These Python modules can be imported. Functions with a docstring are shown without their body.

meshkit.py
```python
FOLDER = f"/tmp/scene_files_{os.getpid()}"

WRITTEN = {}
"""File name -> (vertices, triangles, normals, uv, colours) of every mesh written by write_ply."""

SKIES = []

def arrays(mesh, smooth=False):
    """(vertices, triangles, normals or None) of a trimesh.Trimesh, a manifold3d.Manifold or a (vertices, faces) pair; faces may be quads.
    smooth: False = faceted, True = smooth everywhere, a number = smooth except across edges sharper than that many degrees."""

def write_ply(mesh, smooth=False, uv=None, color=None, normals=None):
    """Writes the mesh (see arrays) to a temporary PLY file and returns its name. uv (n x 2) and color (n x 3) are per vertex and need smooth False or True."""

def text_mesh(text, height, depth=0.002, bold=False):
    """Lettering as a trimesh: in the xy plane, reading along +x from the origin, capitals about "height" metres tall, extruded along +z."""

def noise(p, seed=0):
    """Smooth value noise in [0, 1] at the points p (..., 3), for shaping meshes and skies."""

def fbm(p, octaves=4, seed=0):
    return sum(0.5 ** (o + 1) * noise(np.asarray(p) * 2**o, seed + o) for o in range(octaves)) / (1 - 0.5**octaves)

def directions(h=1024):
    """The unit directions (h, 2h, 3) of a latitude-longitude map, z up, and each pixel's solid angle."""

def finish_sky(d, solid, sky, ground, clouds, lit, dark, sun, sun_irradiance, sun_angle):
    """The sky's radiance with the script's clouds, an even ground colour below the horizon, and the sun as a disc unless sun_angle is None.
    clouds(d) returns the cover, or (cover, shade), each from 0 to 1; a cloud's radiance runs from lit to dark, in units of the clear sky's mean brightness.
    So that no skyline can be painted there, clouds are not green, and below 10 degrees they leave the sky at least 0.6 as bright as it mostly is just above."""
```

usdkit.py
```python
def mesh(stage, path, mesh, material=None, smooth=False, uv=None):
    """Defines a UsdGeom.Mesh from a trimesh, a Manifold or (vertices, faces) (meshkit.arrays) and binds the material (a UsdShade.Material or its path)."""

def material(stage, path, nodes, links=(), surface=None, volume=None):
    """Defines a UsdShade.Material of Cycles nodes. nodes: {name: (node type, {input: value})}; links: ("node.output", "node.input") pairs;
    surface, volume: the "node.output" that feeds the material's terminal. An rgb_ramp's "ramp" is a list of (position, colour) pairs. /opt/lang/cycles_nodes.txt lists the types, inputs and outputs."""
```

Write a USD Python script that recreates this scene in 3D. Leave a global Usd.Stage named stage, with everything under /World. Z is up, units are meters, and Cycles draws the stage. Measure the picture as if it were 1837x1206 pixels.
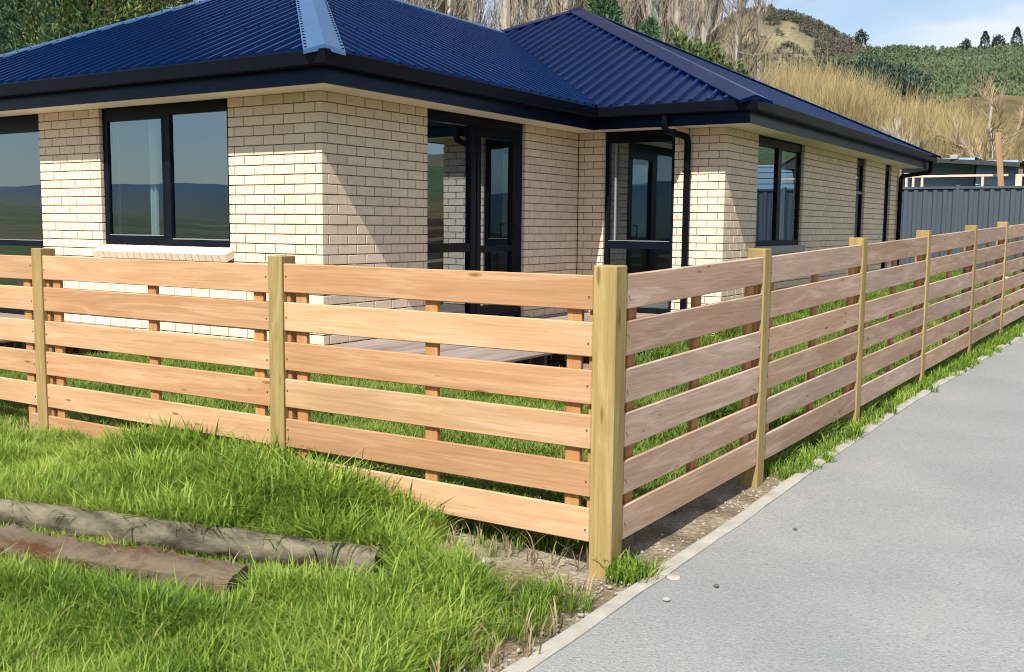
import math, random
import numpy as np, trimesh, usdkit, meshkit
from pxr import Usd, UsdGeom, UsdLux, UsdShade, Sdf, Gf, Vt

stage = Usd.Stage.CreateInMemory()
UsdGeom.SetStageUpAxis(stage, "Z")
UsdGeom.SetStageMetersPerUnit(stage, 1.0)
UsdGeom.Xform.Define(stage, "/World")
UsdGeom.Scope.Define(stage, "/World/Looks")
T = Sdf.ValueTypeNames

# ------------------------------------------------------------------ camera, sky, sun
CAM = np.array([5.981, -6.481, 1.409])
YAW, PITCH, ROLL, FPX = -0.5635, 0.1073, 0.0093, 1848.25
fwd = np.array([math.sin(YAW) * math.cos(PITCH), math.cos(YAW) * math.cos(PITCH), -math.sin(PITCH)])
rgt = np.array([math.cos(YAW), -math.sin(YAW), 0.0])
upv = np.cross(rgt, fwd)
rgt, upv = rgt * math.cos(ROLL) + upv * math.sin(ROLL), -rgt * math.sin(ROLL) + upv * math.cos(ROLL)
cam = UsdGeom.Camera.Define(stage, "/World/camera")
mtx = Gf.Matrix4d(*rgt, 0, *upv, 0, *(-fwd), 0, *CAM, 1)
cam.AddTransformOp().Set(mtx)
cam.CreateFocalLengthAttr(36.22)
cam.CreateHorizontalApertureAttr(36.22 * 1837 / FPX)
cam.CreateVerticalApertureAttr(36.22 * 1206 / FPX)
cam.CreateClippingRangeAttr(Gf.Vec2f(0.05, 8000))
cam.CreateExposureAttr(0.72)

SUN = np.array([0.18, -1.0, 1.145])
SUN /= np.linalg.norm(SUN)
SUN_EL, SUN_ROT = math.asin(SUN[2]), math.atan2(SUN[0], SUN[1])
sun = UsdLux.DistantLight.Define(stage, "/World/sun")
sz = SUN
sx = np.cross([0, 0, 1.0], sz); sx /= np.linalg.norm(sx)
sy = np.cross(sz, sx)
sun.AddTransformOp().Set(Gf.Matrix4d(*sx, 0, *sy, 0, *sz, 0, 0, 0, 0, 1))
sun.CreateIntensityAttr(1.25)
sun.CreateAngleAttr(0.5)
sun.CreateNormalizeAttr(True)
sun.CreateColorAttr(Gf.Vec3f(1.0, 0.94, 0.85))

sky = UsdLux.DomeLight.Define(stage, "/World/sky")
sky.GetPrim().SetCustomDataByKey("kind", "structure")
sky_mat = usdkit.material(stage, "/World/Looks/sky_air", {
    "sky": ("sky_texture", {"sky_type": "single_scattering", "sun_disc": False, "sun_elevation": SUN_EL, "sun_rotation": SUN_ROT, "altitude": 100.0, "air_density": 1.0, "aerosol_density": 0.7, "ozone_density": 1.5}),
    "tc": ("texture_coordinate", {}),
    "mp": ("mapping", {"scale": (1.5, 1.5, 6.0), "location": (0.9, 0.55, 0.3)}),
    "nz": ("noise_texture", {"scale": 1.7, "detail": 7.0, "roughness": 0.55, "distortion": 0.35}),
    "rp": ("rgb_ramp", {"ramp": [(0.38, (0.04, 0.04, 0.04)), (0.49, (0.38, 0.38, 0.38)), (0.58, (0.95, 0.95, 0.95))]}),
    "mx": ("mix_color", {"blend_type": "mix", "b": (6.2, 6.6, 7.1), "use_clamp": False}),
    "bg": ("background_shader", {"strength": 0.088}),
}, [("tc.generated", "mp.vector"), ("mp.vector", "nz.vector"), ("nz.fac", "rp.fac"), ("rp.color", "mx.fac"), ("sky.color", "mx.a"), ("mx.result", "bg.color")], surface="bg.background")
UsdShade.MaterialBindingAPI.Apply(sky.GetPrim()).Bind(sky_mat)

# ------------------------------------------------------------------ helpers
used = {}
def fresh(parent, name):
    k = (parent, name)
    n = used.get(k, 0)
    used[k] = n + 1
    return f"{parent}/{name}" if n == 0 else f"{parent}/{name}_{n:03d}"

def pathof(parent):
    return "/World" if parent is None else (parent if isinstance(parent, str) else str(parent.GetPath()))

def tag(prim, label=None, category=None, group=None, kind=None):
    for k, v in (("label", label), ("category", category), ("group", group), ("kind", kind)):
        if v:
            prim.SetCustomDataByKey(k, v)
    return prim

def thing(name, label, category, group=None, loc=None, rot=None, scale=None):
    x = UsdGeom.Xform.Define(stage, fresh("/World", name))
    if loc is not None:
        x.AddTranslateOp().Set(Gf.Vec3d(*map(float, loc)))
    if rot is not None:
        x.AddRotateZOp().Set(float(rot))
    if scale is not None:
        s = scale if np.ndim(scale) else (scale,) * 3
        x.AddScaleOp().Set(Gf.Vec3f(*map(float, s)))
    return tag(x.GetPrim(), label, category, group)

def obj(name, mesh, material, parent=None, tone=None, smooth=False, **kw):
    m = usdkit.mesh(stage, fresh(pathof(parent), name), mesh, material, smooth=smooth)
    if tone is not None:
        n = len(m.GetPointsAttr().Get())
        t = np.full(n, tone, np.float32) if np.ndim(tone) == 0 else np.asarray(tone, np.float32)
        UsdGeom.PrimvarsAPI(m).CreatePrimvar("tone", T.FloatArray, "vertex").Set(Vt.FloatArray.FromNumpy(t))
    return tag(m.GetPrim(), **kw)

_pat = np.array([[sx_, sy_, sz_] for sx_ in (-1, 1) for sy_ in (-1, 1) for sz_ in (-1, 1)], float)
_v24 = np.concatenate([np.stack([_pat * (1 - 0.25 * (np.arange(3) != k))]) for k in range(3)], 1)[0]
_kind24 = np.repeat(np.arange(3), 8)
_hull = trimesh.Trimesh(_v24, process=False).convex_hull
_map = [int(np.argmin(np.linalg.norm(_v24 - p, axis=1))) for p in _hull.vertices]
F24 = np.array(_map)[_hull.faces]
S24 = np.concatenate([_pat] * 3)
FBOX = np.array([[0, 1, 3], [0, 3, 2], [4, 6, 7], [4, 7, 5], [0, 4, 5], [0, 5, 1], [2, 3, 7], [2, 7, 6], [0, 2, 6], [0, 6, 4], [1, 5, 7], [1, 7, 3]])

class MB:
    """Collects shapes into one mesh; every vertex may carry a tone."""
    def __init__(s): s.v, s.f, s.t, s.n = [], [], [], 0
    def add(s, v, f, tone=1.0):
        v = np.asarray(v, float); f = np.asarray(f, int)
        if f.shape[1] == 4: f = np.vstack([f[:, [0, 1, 2]], f[:, [0, 2, 3]]])
        s.v.append(v); s.f.append(f + s.n); s.t.append(np.full(len(v), tone) if np.ndim(tone) == 0 else np.asarray(tone)); s.n += len(v)
        return s
    def box(s, lo, hi, c=0.0, tone=1.0):
        lo, hi = np.minimum(lo, hi), np.maximum(lo, hi)
        return s.obox((np.array(lo) + hi) / 2, (np.array(hi) - lo) / 2, np.eye(3), c, tone)
    def obox(s, ctr, half, ax, c=0.0, tone=1.0):
        half = np.array(half, float); ax = np.array(ax, float)
        if c <= 0:
            return s.add(np.array(ctr) + (_pat * half) @ ax, FBOX, tone)
        L = np.stack([S24 * (half - c * (np.arange(3) != k)) for k in range(3)])
        v = np.concatenate([L[k][8 * k:8 * k + 8] for k in range(3)])
        return s.add(np.array(ctr) + v @ ax, F24, tone)
    def tube(s, pts, rad, sides=8, tone=1.0, cap=True):
        pts = np.asarray(pts, float); rad = np.broadcast_to(np.asarray(rad, float), (len(pts),))
        d = np.gradient(pts, axis=0); d /= np.maximum(np.linalg.norm(d, axis=1, keepdims=True), 1e-9)
        ref = np.array([0, 0, 1.0]) if abs(d[0][2]) < 0.9 else np.array([1.0, 0, 0])
        u = np.cross(d, ref); u /= np.maximum(np.linalg.norm(u, axis=1, keepdims=True), 1e-9)
        w = np.cross(d, u)
        a = np.arange(sides) / sides * 2 * np.pi
        ring = pts[:, None] + rad[:, None, None] * (np.cos(a)[None, :, None] * u[:, None] + np.sin(a)[None, :, None] * w[:, None])
        v = ring.reshape(-1, 3); f = []
        i = np.arange(sides); j = (i + 1) % sides
        for k in range(len(pts) - 1):
            f.append(np.stack([k * sides + i, k * sides + j, (k + 1) * sides + j, (k + 1) * sides + i], 1))
        s.add(v, np.concatenate(f), tone)
        if cap:
            for k in (0, len(pts) - 1):
                s.add(np.vstack([ring[k], pts[k:k + 1]]), [[q, (q + 1) % sides, sides] for q in range(sides)], tone)
        return s
    def mesh(s): return (np.concatenate(s.v), np.concatenate(s.f))
    def tones(s): return np.concatenate(s.t)
    def build(s, name, material, parent=None, tone=False, **kw):
        return obj(name, s.mesh(), material, parent, tone=s.tones() if tone else None, **kw)

def smooth01(a, b, x):
    t = np.clip((np.asarray(x, float) - a) / (b - a), 0, 1)
    return t * t * (3 - 2 * t)

def solid(name, c1, c2=None, scale=(6, 6, 6), rough=0.6, bump=0.0, bscale=60.0, tone=False, spec=0.5, detail=5.0, lo=0.3, hi=0.7, metallic=0.0, coat=0.0, distort=0.0, extra=None, stretch_b=None, tint=None):
    """Principled surface whose colour wanders between c1 and c2 with noise in object space; optionally scaled by the mesh's tone."""
    nodes = {"tc": ("texture_coordinate", {}), "p": ("principled_bsdf", {"roughness": rough, "specular_ior_level": spec, "metallic": metallic, "coat_weight": coat})}
    if tint: nodes["p"][1]["specular_tint"] = tint
    links = []
    if c2 is None:
        c2 = tuple(0.9 * x for x in c1)
    nodes["mp"] = ("mapping", {"scale": scale})
    nodes["nz"] = ("noise_texture", {"scale": 1.0, "detail": detail, "roughness": 0.6, "distortion": distort})
    nodes["rp"] = ("rgb_ramp", {"ramp": [(lo, c1), (hi, c2)]})
    links += [("tc.object", "mp.vector"), ("nz.fac", "rp.fac")]
    col = "rp.color"
    if tone:
        nodes["at"] = ("attribute", {"attribute": "tone"})
        nodes["sh"] = ("vector_math", {"math_type": "multiply_add", "vector2": (37.0, 53.0, 29.0)})
        nodes["mt"] = ("mix_color", {"blend_type": "multiply", "fac": 1.0, "use_clamp": False})
        links += [("at.vector", "sh.vector1"), ("mp.vector", "sh.vector3"), ("sh.vector", "nz.vector"), ("rp.color", "mt.a"), ("at.color", "mt.b")]
        col = "mt.result"
    else:
        links += [("mp.vector", "nz.vector")]
    links.append((col, "p.base_color"))
    if bump:
        nodes["mb"] = ("mapping", {"scale": stretch_b or (bscale,) * 3})
        nodes["nb"] = ("noise_texture", {"scale": 1.0, "detail": 4.0, "roughness": 0.6})
        nodes["bp"] = ("bump", {"strength": 0.6, "distance": bump})
        links += [("tc.object", "mb.vector"), ("mb.vector", "nb.vector"), ("nb.fac", "bp.height"), ("bp.normal", "p.normal")]
    return usdkit.material(stage, f"/World/Looks/{name}", nodes, links, surface="p.BSDF")

M = {}
M["brick"] = solid("cream_brick", (0.67, 0.53, 0.40), (0.76, 0.615, 0.475), scale=(9, 9, 22), rough=0.85, bump=0.0015, stretch_b=(60, 60, 240), tone=True, spec=0.25)
M["mortar"] = solid("grey_mortar", (0.20, 0.165, 0.13), (0.26, 0.22, 0.175), scale=(30, 30, 30), rough=0.95, bump=0.002, bscale=120, spec=0.1)
M["roof"] = solid("navy_steel", (0.0002, 0.0052, 0.032), (0.0004, 0.0068, 0.040), scale=(0.9, 0.9, 0.9), rough=0.27, spec=0.10, tint=(0.08, 0.45, 1.0), lo=0.36, hi=0.64)
M["flash"] = solid("pale_flashing", (0.032, 0.08, 0.175), (0.038, 0.09, 0.19), scale=(2, 2, 2), rough=0.42, spec=0.15)
M["gutter"] = solid("black_gutter", (0.003, 0.004, 0.007), (0.004, 0.005, 0.009), rough=0.3, spec=0.06)
M["fascia"] = solid("navy_fascia", (0.002, 0.005, 0.016), (0.003, 0.006, 0.019), rough=0.28, spec=0.2, tint=(0.2, 0.5, 1.0))
M["soffit"] = solid("cream_soffit", (0.84, 0.76, 0.61), (0.86, 0.78, 0.63), scale=(1, 1, 1), rough=0.8, spec=0.2)
M["frame"] = solid("dark_joinery", (0.004, 0.006, 0.011), (0.006, 0.008, 0.014), rough=0.3, spec=0.1)
M["bead"] = solid("grey_bead", (0.20, 0.23, 0.24), rough=0.5)
M["plaster"] = solid("inner_wall", (0.20, 0.22, 0.22), (0.23, 0.25, 0.25), scale=(2, 2, 2), rough=0.9)
M["floor_in"] = solid("inner_floor", (0.16, 0.14, 0.12), (0.2, 0.17, 0.14), rough=0.6)
M["curtain"] = solid("pale_curtain", (0.62, 0.64, 0.60), (0.68, 0.70, 0.66), rough=0.9, spec=0.1)
M["steel"] = solid("handle_steel", (0.5, 0.5, 0.5), rough=0.3, metallic=1.0)
def wood(name, dark, mid, light, along, knots=0.0, rough=0.75):
    """Sawn timber: broad figure, fine streaks and a few knots, different on every piece through its tone."""
    a = "xyz".index(along)
    def sc(l, c): return tuple(l if k == a else c for k in range(3))
    nodes = {"tc": ("texture_coordinate", {}), "at": ("attribute", {"attribute": "tone"}),
             "sh": ("vector_math", {"math_type": "multiply_add", "vector2": (137.0, 253.0, 129.0)}),
             "m1": ("mapping", {"scale": sc(1.1, 13.0)}), "n1": ("noise_texture", {"scale": 1.0, "detail": 6.0, "roughness": 0.62, "distortion": 1.6}),
             "m2": ("mapping", {"scale": sc(2.5, 110.0)}), "n2": ("noise_texture", {"scale": 1.0, "detail": 3.0, "roughness": 0.6, "distortion": 0.4}),
             "m3": ("mapping", {"scale": sc(0.55, 2.6)}), "n3": ("noise_texture", {"scale": 1.0, "detail": 2.0}),
             "r1": ("rgb_ramp", {"ramp": [(0.32, tuple(0.35 * a + 0.65 * b for a, b in zip(dark, mid))), (0.49, mid), (0.66, tuple(0.55 * a + 0.45 * b for a, b in zip(light, mid)))]}),
             "r2": ("rgb_ramp", {"ramp": [(0.32, (0.86, 0.85, 0.84)), (0.5, (1.0, 1.0, 1.0)), (0.66, (1.08, 1.08, 1.08))]}),
             "r3": ("rgb_ramp", {"ramp": [(0.36, (0.90, 0.89, 0.88)), (0.62, (1.07, 1.08, 1.10))]}),
             "x1": ("mix_color", {"blend_type": "multiply", "fac": 0.75, "use_clamp": False}), "x2": ("mix_color", {"blend_type": "multiply", "fac": 0.9, "use_clamp": False}), "x3": ("mix_color", {"blend_type": "multiply", "fac": 1.0, "use_clamp": False}),
             "bp": ("bump", {"strength": 0.7, "distance": 0.0012}), "p": ("principled_bsdf", {"roughness": rough, "specular_ior_level": 0.18})}
    links = [("tc.object", "sh.vector3"), ("at.vector", "sh.vector1")]
    for k in "123": links += [("sh.vector", f"m{k}.vector"), (f"m{k}.vector", f"n{k}.vector"), (f"n{k}.fac", f"r{k}.fac")]
    links += [("r1.color", "x1.a"), ("r2.color", "x1.b"), ("x1.result", "x2.a"), ("r3.color", "x2.b"), ("x2.result", "x3.a"), ("at.color", "x3.b"), ("n2.fac", "bp.height"), ("bp.normal", "p.normal")]
    out = "x3.result"
    if knots:
        nodes["mk"] = ("mapping", {"scale": sc(2.6, 11.0)}); nodes["vk"] = ("voronoi_texture", {"scale": 1.0}); nodes["rk"] = ("rgb_ramp", {"ramp": [(0.0, (0.42, 0.33, 0.26)), (knots, (0.62, 0.52, 0.42)), (knots * 1.6, (1, 1, 1))]})
        nodes["xk"] = ("mix_color", {"blend_type": "multiply", "fac": 1.0, "use_clamp": False})
        links += [("sh.vector", "mk.vector"), ("mk.vector", "vk.vector"), ("vk.distance", "rk.fac"), ("x3.result", "xk.a"), ("rk.color", "xk.b")]; out = "xk.result"
    links.append((out, "p.base_color"))
    return usdkit.material(stage, f"/World/Looks/{name}", nodes, links, surface="p.BSDF")
BX = [wood("cedar_board", (0.27, 0.135, 0.06), (0.375, 0.21, 0.108), (0.50, 0.325, 0.20), "x", 0.07), wood("cedar_board_pale", (0.34, 0.19, 0.095), (0.45, 0.275, 0.15), (0.57, 0.385, 0.25), "x", 0.05), wood("cedar_board_gold", (0.30, 0.165, 0.078), (0.41, 0.245, 0.13), (0.52, 0.345, 0.205), "x", 0.06)]
BY = [wood("side_board", (0.27, 0.17, 0.115), (0.375, 0.245, 0.175), (0.56, 0.43, 0.36), "y", 0.07), wood("side_board_pale", (0.28, 0.19, 0.135), (0.39, 0.275, 0.21), (0.56, 0.43, 0.355), "y", 0.05), wood("side_board_tan", (0.29, 0.18, 0.12), (0.385, 0.25, 0.17), (0.56, 0.43, 0.34), "y", 0.06)]
M["batten"] = wood("cedar_batten", (0.27, 0.115, 0.04), (0.37, 0.18, 0.07), (0.46, 0.26, 0.12), "z")
M["post"] = wood("treated_post", (0.15, 0.10, 0.032), (0.275, 0.20, 0.078), (0.40, 0.31, 0.15), "z", 0.09)
M["nail"] = solid("nail_head", (0.10, 0.07, 0.05), rough=0.6)
M["deck"] = solid("weathered_decking", (0.17, 0.125, 0.105), (0.30, 0.25, 0.23), scale=(14, 1.2, 14), rough=0.7, bump=0.001, stretch_b=(120, 6, 120), tone=True, spec=0.3)
M["deck_dark"] = solid("deck_frame", (0.07, 0.045, 0.03), (0.10, 0.07, 0.05), rough=0.8)
M["concrete"] = solid("concrete_edge", (0.22, 0.21, 0.185), (0.36, 0.345, 0.305), scale=(9, 9, 9), rough=0.9, bump=0.003, bscale=50, detail=8, lo=0.25, hi=0.75)
M["sillgrey"] = solid("sill_concrete", (0.33, 0.33, 0.31), rough=0.9)
M["stone"] = solid("pale_stone", (0.22, 0.205, 0.175), (0.38, 0.36, 0.315), scale=(20, 20, 20), rough=0.9, bump=0.004, bscale=40)
M["log"] = solid("weathered_log", (0.055, 0.048, 0.034), (0.165, 0.145, 0.105), scale=(4, 14, 14), rough=0.9, bump=0.006, stretch_b=(14, 70, 70), spec=0.1, detail=9, lo=0.38, hi=0.62)
M["rot"] = solid("rotten_wood", (0.08, 0.037, 0.02), (0.125, 0.098, 0.07), scale=(3, 6, 6), rough=0.95, bump=0.012, bscale=38, spec=0.05, detail=10, lo=0.42, hi=0.54)
M["log_end"] = solid("sawn_end", (0.07, 0.055, 0.04), (0.12, 0.10, 0.075), scale=(30, 30, 30), rough=0.95)
M["steel_fence"] = solid("slate_steel", (0.050, 0.066, 0.085), (0.056, 0.073, 0.093), scale=(1, 1, 1), rough=0.45, spec=0.4)
M["weatherboard"] = solid("blue_weatherboard", (0.17, 0.25, 0.36), (0.19, 0.28, 0.39), scale=(2, 2, 2), rough=0.6)
M["dark_roof"] = solid("charcoal_roof", (0.03, 0.033, 0.04), (0.04, 0.043, 0.05), rough=0.5)
M["pine_raw"] = solid("raw_pine", (0.62, 0.40, 0.29), (0.74, 0.52, 0.40), scale=(2, 8, 8), rough=0.8, spec=0.2)
M["stake"] = solid("brown_stake", (0.25, 0.15, 0.08), (0.33, 0.21, 0.12), scale=(8, 8, 1.2), rough=0.8, spec=0.2)
M["white"] = solid("white_board", (0.78, 0.78, 0.74), (0.82, 0.82, 0.79), rough=0.7)

def glass(name, tint, f0):
    return usdkit.material(stage, f"/World/Looks/{name}", {
        "lw": ("layer_weight", {"blend": 0.5}), "pw": ("math", {"math_type": "power", "value2": 5.0}), "ma": ("math", {"math_type": "multiply_add", "value2": 1.0 - f0, "value3": f0}),
        "tr": ("transparent_bsdf", {"color": tint}),
        "tc": ("texture_coordinate", {}), "nz": ("noise_texture", {"scale": 1.3, "detail": 1.0}), "bp": ("bump", {"strength": 0.25, "distance": 0.004}),
        "gl": ("glossy_bsdf", {"color": (0.70, 0.86, 1.0), "roughness": 0.0}), "mx": ("mix_closure", {})},
        [("lw.facing", "pw.value1"), ("pw.value", "ma.value1"), ("ma.value", "mx.fac"), ("tc.object", "nz.vector"), ("nz.fac", "bp.height"), ("bp.normal", "gl.normal"), ("tr.BSDF", "mx.closure1"), ("gl.BSDF", "mx.closure2")], surface="mx.closure")
M["glass"] = glass("tinted_glass", (0.55, 0.68, 0.72), 0.30)

def leafy(name, c1, c2, c3=None, scale=1.2, trans=0.35, rough=0.6, spec=0.3, tscale=0.6):
    nodes = {"ge": ("geometry", {}), "nz": ("noise_texture", {"scale": scale, "detail": 3.0}),
             "at": ("attribute", {"attribute": "tone"}),
             "ad": ("math", {"math_type": "multiply_add", "value2": tscale, "value3": 0.0}),
             "sm": ("math", {"math_type": "add"}), "hf": ("math", {"math_type": "multiply", "value2": 1.0 / (1.0 + tscale)}),
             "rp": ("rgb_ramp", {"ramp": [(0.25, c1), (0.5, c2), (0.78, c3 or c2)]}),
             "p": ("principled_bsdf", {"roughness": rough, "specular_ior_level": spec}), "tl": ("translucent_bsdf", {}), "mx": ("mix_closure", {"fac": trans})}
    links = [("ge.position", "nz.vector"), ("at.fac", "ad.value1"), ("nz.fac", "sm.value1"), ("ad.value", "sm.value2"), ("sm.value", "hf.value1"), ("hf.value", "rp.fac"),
             ("rp.color", "p.base_color"), ("rp.color", "tl.color"), ("p.BSDF", "mx.closure1"), ("tl.BSDF", "mx.closure2")]
    return usdkit.material(stage, f"/World/Looks/{name}", nodes, links, surface="mx.closure")
M["grass"] = leafy("long_grass_blade", (0.05, 0.105, 0.015), (0.185, 0.305, 0.034), (0.40, 0.465, 0.10), scale=1.6, trans=0.4)
M["lawn"] = leafy("lawn_blade", (0.06, 0.115, 0.018), (0.15, 0.235, 0.034), (0.32, 0.37, 0.09), scale=1.3, trans=0.4)
M["drygrass"] = leafy("dry_blade", (0.20, 0.16, 0.08), (0.32, 0.26, 0.14), (0.40, 0.34, 0.20), trans=0.3)
M["conifer"] = leafy("conifer_spray", (0.03, 0.085, 0.060), (0.085, 0.175, 0.098), (0.21, 0.30, 0.13), scale=0.8, trans=0.15, tscale=1.4)
M["conifer_gold"] = leafy("golden_conifer_spray", (0.06, 0.10, 0.035), (0.16, 0.20, 0.055), (0.36, 0.37, 0.10), scale=0.8, trans=0.15, tscale=1.4)
M["shrub"] = leafy("glossy_leaf", (0.022, 0.045, 0.014), (0.065, 0.105, 0.026), (0.17, 0.20, 0.06), scale=0.9, trans=0.2, tscale=1.2)
M["darkbush"] = leafy("dark_evergreen", (0.012, 0.030, 0.025), (0.03, 0.057, 0.042), (0.06, 0.092, 0.062), scale=0.4, trans=0.1, tscale=1.2)
M["pine"] = leafy("plantation_pine", (0.06, 0.095, 0.055), (0.10, 0.14, 0.07), (0.17, 0.205, 0.105), scale=0.03, trans=0.05, tscale=0.9)
M["scrub"] = leafy("grey_scrub", (0.06, 0.062, 0.05), (0.095, 0.092, 0.07), (0.14, 0.13, 0.095), scale=0.03, trans=0.05, tscale=0.9)
M["bark"] = solid("pale_bark", (0.22, 0.195, 0.16), (0.44, 0.40, 0.34), scale=(5, 5, 1.2), rough=0.9, spec=0.1)
M["bark_dark"] = solid("brown_bark", (0.10, 0.075, 0.05), (0.17, 0.13, 0.09), scale=(5, 5, 1.2), rough=0.9, spec=0.1)
M["twig"] = solid("grey_twig", (0.27, 0.215, 0.165), (0.36, 0.30, 0.24), scale=(0.6, 0.6, 0.6), rough=0.9, spec=0.1)
M["willow"] = leafy("willow_wand", (0.12, 0.095, 0.06), (0.23, 0.185, 0.10), (0.37, 0.30, 0.145), scale=0.12, trans=0.0, rough=0.8, spec=0.1, tscale=1.6)
M["brush"] = solid("tan_brush", (0.25, 0.185, 0.115), (0.36, 0.28, 0.18), scale=(0.3, 0.3, 0.2), rough=0.9, spec=0.1)
M["white_bark"] = solid("bleached_bark", (0.30, 0.265, 0.22), (0.42, 0.38, 0.33), scale=(3, 3, 1), rough=0.9, spec=0.1)

# ------------------------------------------------------------------ ground
def h_path(y):
    y = np.asarray(y, float)
    return 0.028 * (np.clip(y, -9, 17) + 2.84)

def edge_x(y):
    return np.interp(y, [-12, -3.8, -2.0, 0.0, 2.0, 5.0, 8.0, 14.0, 20.0], [4.02, 4.262, 4.318, 4.352, 4.425, 4.60, 4.80, 5.16, 5.5])

def ground(x, y):
    x, y = np.asarray(x, float), np.asarray(y, float)
    hp = h_path(y)
    lawn = np.where(hp > 0.10, 0.10 + (hp - 0.10) * smooth01(0.10, 0.25, hp), 0.10)
    lawn = lawn - 0.012 * np.clip(-2.84 - y, 0, 6)
    t = smooth01(1.4, 3.9, x)
    return lawn * (1 - t) + hp * t

rng = np.random.default_rng(7)
gx = np.concatenate([np.arange(-9, 4.06, 0.12), np.arange(4.06, 4.9, 0.06), np.arange(4.9, 13.1, 0.4)])
gy = np.arange(-10.0, 17.01, 0.12)
X, Y = np.meshgrid(gx, gy, indexing="ij")
Zg = ground(X, Y)
P3 = np.stack([X, Y, np.zeros_like(X)], -1)
bump = (meshkit.fbm(P3 * 2.2, 4, 3) - 0.5) * 0.05 + (meshkit.fbm(P3 * 9, 3, 5) - 0.5) * 0.018
onpath = smooth01(-0.02, 0.10, X - edge_x(Y))
# soil in the verge lies a touch below the edging, the path sheet covers the rest
Zs = Zg + bump * (1 - onpath) - 0.035 * onpath - 0.012 * smooth01(3.3, 4.0, X) * (1 - onpath)
ni, nj = X.shape
idx = np.arange(ni * nj).reshape(ni, nj)
quads = np.stack([idx[:-1, :-1], idx[1:, :-1], idx[1:, 1:], idx[:-1, 1:]], -1).reshape(-1, 4)
soil_mat = usdkit.material(stage, "/World/Looks/earth", {
    "tc": ("texture_coordinate", {}), "n1": ("noise_texture", {"scale": 3.0, "detail": 8.0, "roughness": 0.65}), "n2": ("noise_texture", {"scale": 55.0, "detail": 4.0, "roughness": 0.7}),
    "v1": ("voronoi_texture", {"scale": 38.0}), "r1": ("rgb_ramp", {"ramp": [(0.38, (0.13, 0.105, 0.07)), (0.5, (0.225, 0.19, 0.14)), (0.62, (0.32, 0.28, 0.22))]}),
    "r2": ("rgb_ramp", {"ramp": [(0.3, (0.55, 0.52, 0.48)), (0.65, (1.15, 1.12, 1.08))]}), "mm": ("mix_color", {"blend_type": "multiply", "fac": 0.9, "use_clamp": False}),
    "mh": ("math", {"math_type": "add"}), "bp": ("bump", {"strength": 1.0, "distance": 0.012}), "p": ("principled_bsdf", {"roughness": 0.95, "specular_ior_level": 0.15})},
    [("tc.object", "n1.vector"), ("tc.object", "n2.vector"), ("tc.object", "v1.vector"), ("n1.fac", "r1.fac"), ("n2.fac", "r2.fac"), ("r1.color", "mm.a"), ("r2.color", "mm.b"), ("mm.result", "p.base_color"),
     ("n2.fac", "mh.value1"), ("v1.distance", "mh.value2"), ("mh.value", "bp.height"), ("bp.normal", "p.normal")], surface="p.BSDF")
obj("ground", (np.stack([X, Y, Zs], -1).reshape(-1, 3), quads), soil_mat, smooth=True, kind="structure")

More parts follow.
